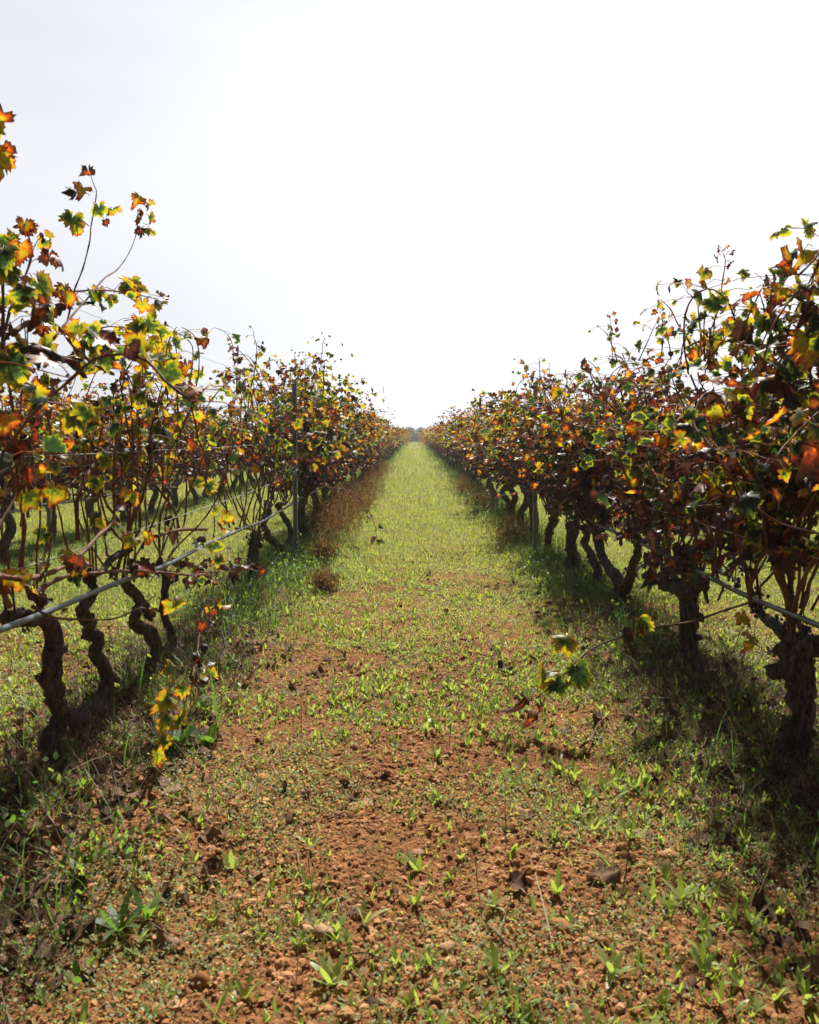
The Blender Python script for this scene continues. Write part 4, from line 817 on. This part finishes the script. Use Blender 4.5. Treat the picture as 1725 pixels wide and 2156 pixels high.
def twig(pts, r, label, seed, zlift=.008, fork=None):
    P = np.array([GP(a, b) for a, b in pts]); P[:, 2] += zlift; b = P[0].copy(); g = np.random.default_rng(seed)
    m = MB(); Qp, ts = smooth_path(P, .02); Qp[:, 2] += .004 * np.sin(np.arange(len(Qp)) * .6); m.add(*tube(Qp, r * (1 - .55 * ts), 6, .1, seed))
    if fork is not None:
        a = Qp[int(len(Qp) * fork)]; e = a + np.array((g.normal(0, .03), .06, .025)); m.add(*tube(np.array([a, (a + e) / 2 + (.004, 0, .004), e]), r * .45, 5))
    o = m.build('twig', M_cane, None, True, b); o.location = b; tag(o, label, 'twig', 'dry twigs on the ground')
twig([(1222, 1585), (1240, 1568), (1268, 1530), (1300, 1505)], .005, 'thin curved dry twig lying in front of the second right vine', 1, .03, .6)
twig([(1030, 1960), (1050, 1990), (1075, 2015)], .006, 'short grey twig lying on soil at bottom centre right', 2, .01)
twig([(625, 1800), (632, 1840), (640, 1880)], .003, 'pale straight straw-like twig left of centre in the foreground', 3)
twig([(845, 1850), (860, 1825), (868, 1800)], .0035, 'forked grey twig on bare soil in the centre foreground', 4, .01, .5)
twig([(170, 1600), (195, 1570), (212, 1540)], .007, 'thick pale dead stick leaning under the nearest left vine', 5, .03)
twig([(500, 1450), (515, 1420), (545, 1400)], .004, 'pale bent stem right of the hanging leafy shoot on the left', 6, .03)
twig([(710, 2050), (760, 2040), (830, 2050)], .003, 'long thin grey twig across the soil at bottom centre', 7)
twig([(690, 1735), (720, 1720), (760, 1690)], .003, 'thin brown twig beside the brown stones left of centre', 8)
def stone(px, py, s, mat, label, seed):
    g = np.random.default_rng(seed); p = GP(px, py); m = MB(); rocks(m, np.zeros((1, 3)), np.array([s]), g, I2, .14)
    o = m.build('stone', mat, None, True); o.location = p + (0, 0, s * .35); tag(o, label, 'stone', 'stones and hard clods on the path')
for i, (px, py, s, pale, lab) in enumerate([
    (552, 1648, .026, 0, 'largest rounded brown clod left of centre behind small seedlings'), (725, 1655, .024, 0, 'brown hollowed clod in the centre-left foreground'), (770, 1690, .020, 1, 'pale pinkish stone right of the hollowed brown clod'),
    (880, 1800, .021, 1, 'smooth pale brown stone alone on the centre soil'), (1075, 1745, .018, 0, 'small orange clod right of centre below the drooping cane'), (680, 1985, .026, 1, 'pale rough stone low in the picture left of centre'),
    (650, 1970, .019, 0, 'dark orange clod left beside the pale rough stone'), (1405, 1800, .020, 0, 'orange clod in front of the right shade'), (1180, 1620, .016, 1, 'small pale stone below the drooping cane tip'),
    (1700, 1690, .035, 0, 'big orange-brown clod at the right edge below the stout vine'), (940, 2020, .018, 1, 'small pale stone at bottom centre'), (1180, 1960, .020, 0, 'brown clod at lower right of centre'),
    (420, 2070, .022, 0, 'brown clod at bottom left among seedlings'), (1010, 1560, .018, 0, 'small brown clod in the middle of the path')]): stone(px, py, s, M_stone if pale else M_clod, lab, 800 + i)
# dry brown weeds along the left row, broad-leaved weeds
def dry_weed(x, y, h, label, seed, mat=None, n=70):
    g = np.random.default_rng(seed); b = np.array((x, y, float(gz(x, y)))); t = thing('dry_weed', b, label, 'weed', 'dry brown weeds along the vine rows')
    st = MB(); lf = MB()
    p0 = np.stack((g.normal(0, .25 * h, n), g.normal(0, .38 * h, n), np.full(n, -.01)), 1)
    az = g.uniform(0, 6.28, n); Ln = h * g.uniform(.5, 1.1, n); le = g.uniform(.05, .5, n); cu = g.uniform(0, .5, n)
    blades(st, p0, az, Ln, g.uniform(.002, .0035, n), le, cu, g.uniform(.1, .8, n), (1., .9, .7, .4))
    k = 26; i = np.repeat(np.arange(n), k); tt = g.uniform(.25, 1.05, n * k); hd = np.stack((np.cos(az), np.sin(az), 0 * az), 1)[i]
    q = p0[i] + hd * ((le[i] * tt + cu[i] * tt * tt) * Ln[i])[:, None] + np.array((0, 0, 1.)) * (tt * Ln[i] * np.sqrt(np.clip(1 - (le[i] + cu[i] * tt) ** 2 * .8, .05, 1)))[:, None] + g.normal(0, .018, (n * k, 3))
    blades(lf, q, g.uniform(0, 6.28, n * k), g.uniform(.012, .03, n * k), g.uniform(.004, .010, n * k), g.uniform(.2, 1, n * k), g.uniform(-.4, .3, n * k), g.uniform(0, 1, n * k), (.5, 1., .7, 0.))
    st.build('stems', M_dryweed, t); lf.build('foliage', M_dryweed, t)
for i, (x, y, h, lab) in enumerate([(-.82, 9.6, .42, 'reddish-brown dry weed bush nearest the camera beside the left row'), (-.86, 10.9, .45, 'brown dry weed bush just behind the nearest one on the left'), (-.78, 8.2, .22, 'low dark dry weed clump at the foot of the forked left vine'),
    (-.84, 12.6, .42, 'dry rusty weed bush in the middle of the left verge'), (-.85, 14.6, .42, 'pale brown dry weed bush further along the left verge'), (-.86, 19.5, .5, 'reddish dry weed bush far along the left verge, nearer one'), (-.86, 22.5, .5, 'reddish dry weed bush far along the left verge, farther one'),
    (-.62, 6.7, .16, 'small dead tuft beside the black stump on the left'),
    (-.95, 10.2, .62, 'tall straw-brown weed bush against the trunks left of the path, nearest of the tall ones'), (-.98, 11.8, .58, 'tall straw-brown weed bush against the left trunks behind the nearest tall one'), (-.74, 13.6, .34, 'low brown weed bush leaning out over the left edge of the grass'),
    (-.80, 16.8, .46, 'brown dry weed bush halfway along the left verge'), (-.82, 26.5, .5, 'last reddish dry weed bush before the left row closes in'), (.98, 9.6, .34, 'brown dry weed tuft nearest the camera under the right row'), (.90, 13.5, .42, 'brown dry weed bush under the right row beyond the first grey post'),
    (.88, 17.5, .42, 'dry weed bush far along the foot of the right row')]): dry_weed(x, y, h, lab, 900 + i)
def broad_weed(px, py, leaves, s, hue, label, seed, ratio=.45):
    g = np.random.default_rng(seed); b = GP(px, py); m = MB(); a = np.linspace(0, 6.28, leaves, endpoint=False) + g.uniform(-.4, .4, leaves)
    blades(m, np.tile([[0, 0, -.004]], (leaves, 1)), a, s * g.uniform(.7, 1.15, leaves), s * ratio * g.uniform(.8, 1.1, leaves), g.uniform(.3, .8, leaves), g.uniform(-.1, .4, leaves), hue + g.normal(0, .04, leaves), (.14, .6, 1., .9, .5, 0.), (0, .2, .45, .7, .9, 1.))
    o = m.build('broadleaf_weed', M_seedling if hue > .4 else M_grass); o.location = b; tag(o, label, 'weed', 'broad-leaved weeds')
for i, a in enumerate([(362, 1598, 7, .13, .12, 'large dark green broad-leaved weed under the left hanging shoot'), (440, 1570, 5, .10, .2, 'broad-leaved weed right of the largest dark one on the left'), (135, 1610, 6, .06, .18, 'small blue-green leafy weed at the foot of the nearest left vine', ),
    (490, 1820, 8, .062, .54, 'bright green lance-leaved rosette in the left foreground'), (700, 2095, 9, .07, .54, 'large bright rosette at the bottom centre of the photo'), (250, 1960, 9, .09, .25, 'dark green leafy weed patch in the lower left shade'), (310, 1935, 7, .08, .3, 'leafy weed right of the lower left weed patch'),
    (1190, 1250, 7, .10, .25, 'bushy green weed at the foot of the right row'), (1330, 1760, 8, .06, .54, 'bright rosette in front of the right shade'), (1040, 1915, 7, .055, .54, 'upright bright rosette right of the bottom centre'), (1480, 2030, 7, .05, .54, 'bright rosette at the lower right'), (1290, 2060, 8, .06, .54, 'bright rosette at the bottom right of centre')]):
    broad_weed(a[0], a[1], a[2], a[3], a[4], a[5], 950 + i, .45 if i < 3 else .24)

# a bent shoot that droops over the left verge onto the grass
g = np.random.default_rng(71)
P = np.array([PD(690, 1026, 9.9), PD(717, 1030, 9.8), PD(741, 1036, 9.7), PD(772, 1068, 9.6), PD(788, 1102, 9.6), PD(795, 1143, 9.55)])
m = MB(); m.add(*cane_tube(P, .0055, .002, 5, .05)); m.build('cane', M_cane, VINES[3], True, np.array(VINES[3].location))
f = MB(); leaf_mesh(f, cane_leaves(g, P[3:], 0, .9, .5, (.045, .065), .06, .6, 0, False, 0), 'mid', g); f.build('drooping_foliage', M_leaf, VINES[3], True, np.array(VINES[3].location))

# ------------------------------------------------------------------ trees beyond the end of the rows
def far_tree(x, y, h, w, label, seed, shape=.9):
    g = np.random.default_rng(seed); z = float(base_z(x, y)); t = thing('pine_tree', (x, y, z), label, 'tree', 'trees beyond the end of the rows'); m = MB()
    m.add(*tube(np.array([(0, 0, -.2), (.05, 0, h * .4), (0, .05, h * .95)]), np.array((.16, .11, .03)) * h / 5, 7))
    m.build('trunk', M_treebark, t); f = MB(); n = 60; c = np.zeros((n, 3)); c[:, 2] = h * g.uniform(.22, 1, n); rr = w * np.clip(1.12 - (c[:, 2] / h), .1, 1) ** shape
    a = g.uniform(0, 6.28, n); q = np.sqrt(g.uniform(0, 1, n)); c[:, 0] = np.cos(a) * rr * q; c[:, 1] = np.sin(a) * rr * q
    k = 45; i = np.repeat(np.arange(n), k); p = c[i] + g.normal(0, .16, (n * k, 3)) * np.array((1, 1, .7)) * (w / 1.2); N_ = n * k
    blades(f, p, g.uniform(0, 6.28, N_), g.uniform(.12, .30, N_), g.uniform(.06, .14, N_), g.uniform(.1, .9, N_), g.uniform(-.2, .3, N_), g.uniform(0, 1, N_), (.6, 1., .6, 0.))
    f.build('crown', M_tree, t)
for i, (px, y, top, w, lab) in enumerate([(861.5, 175, 902, 1.1, 'bluish conifer standing left of the far end of the path'), (884, 180, 904, 1.2, 'bluish conifer standing right of the far end of the path'), (873, 168, 915.5, 1.3, 'low grey-green shrubby tree closing the far end of the path'),
    (851, 190, 912, 1.5, 'low far tree half hidden behind the end of the left row'), (895, 190, 911, 1.5, 'low far tree half hidden behind the end of the right row'), (868, 195, 913, 1.6, 'farthest pale tree between the two conifers')]):
    x = (px - 872) / FPX * y; ztop = H + (915 - top) / FPX * y
    far_tree(x, y, ztop - float(base_z(x, y)), w * (1.7 if i < 2 else 1.5), lab, 400 + i, .6)
# rising scrub-covered land on the skyline
V = []; 
for i, X in enumerate(np.linspace(-900, 900, 91)): V += [(X, 420, -3.4), (X, 470, -1.0 + 1.1 * math.sin(X * .021) + .8 * math.sin(X * .063)), (X, 700, -3.6)]
V = np.array(V); F = np.array([(i * 3 + j, (i + 1) * 3 + j, (i + 1) * 3 + j + 1, i * 3 + j + 1) for i in range(90) for j in range(2)])
m = MB(); m.add(V, [F], hue=np.full(len(V), .3)); tag(m.build('hills', M_tree), kind='structure')

# ------------------------------------------------------------------ air
hz = bpy.data.materials.new('air'); hz.use_nodes = True; ht = hz.node_tree; ht.nodes.clear(); ho = N(ht, 'ShaderNodeOutputMaterial')
pv = N(ht, 'ShaderNodeVolumePrincipled'); pv.inputs['Density'].default_value = .0010; pv.inputs['Color'].default_value = (.80, .87, .95, 1); pv.inputs['Anisotropy'].default_value = .3; link(ht, pv.outputs[0], ho.inputs['Volume'])
bx = np.array([(x, y, z) for z in (-4.7, 4) for y in (-60, 3150) for x in (-2700, 2700)], float)
m = MB(); m.add(bx, [np.array([[0, 2, 3, 1], [4, 5, 7, 6], [0, 1, 5, 4], [2, 6, 7, 3], [0, 4, 6, 2], [1, 3, 7, 5]])]); tag(m.build('haze', hz, None, False), kind='stuff')
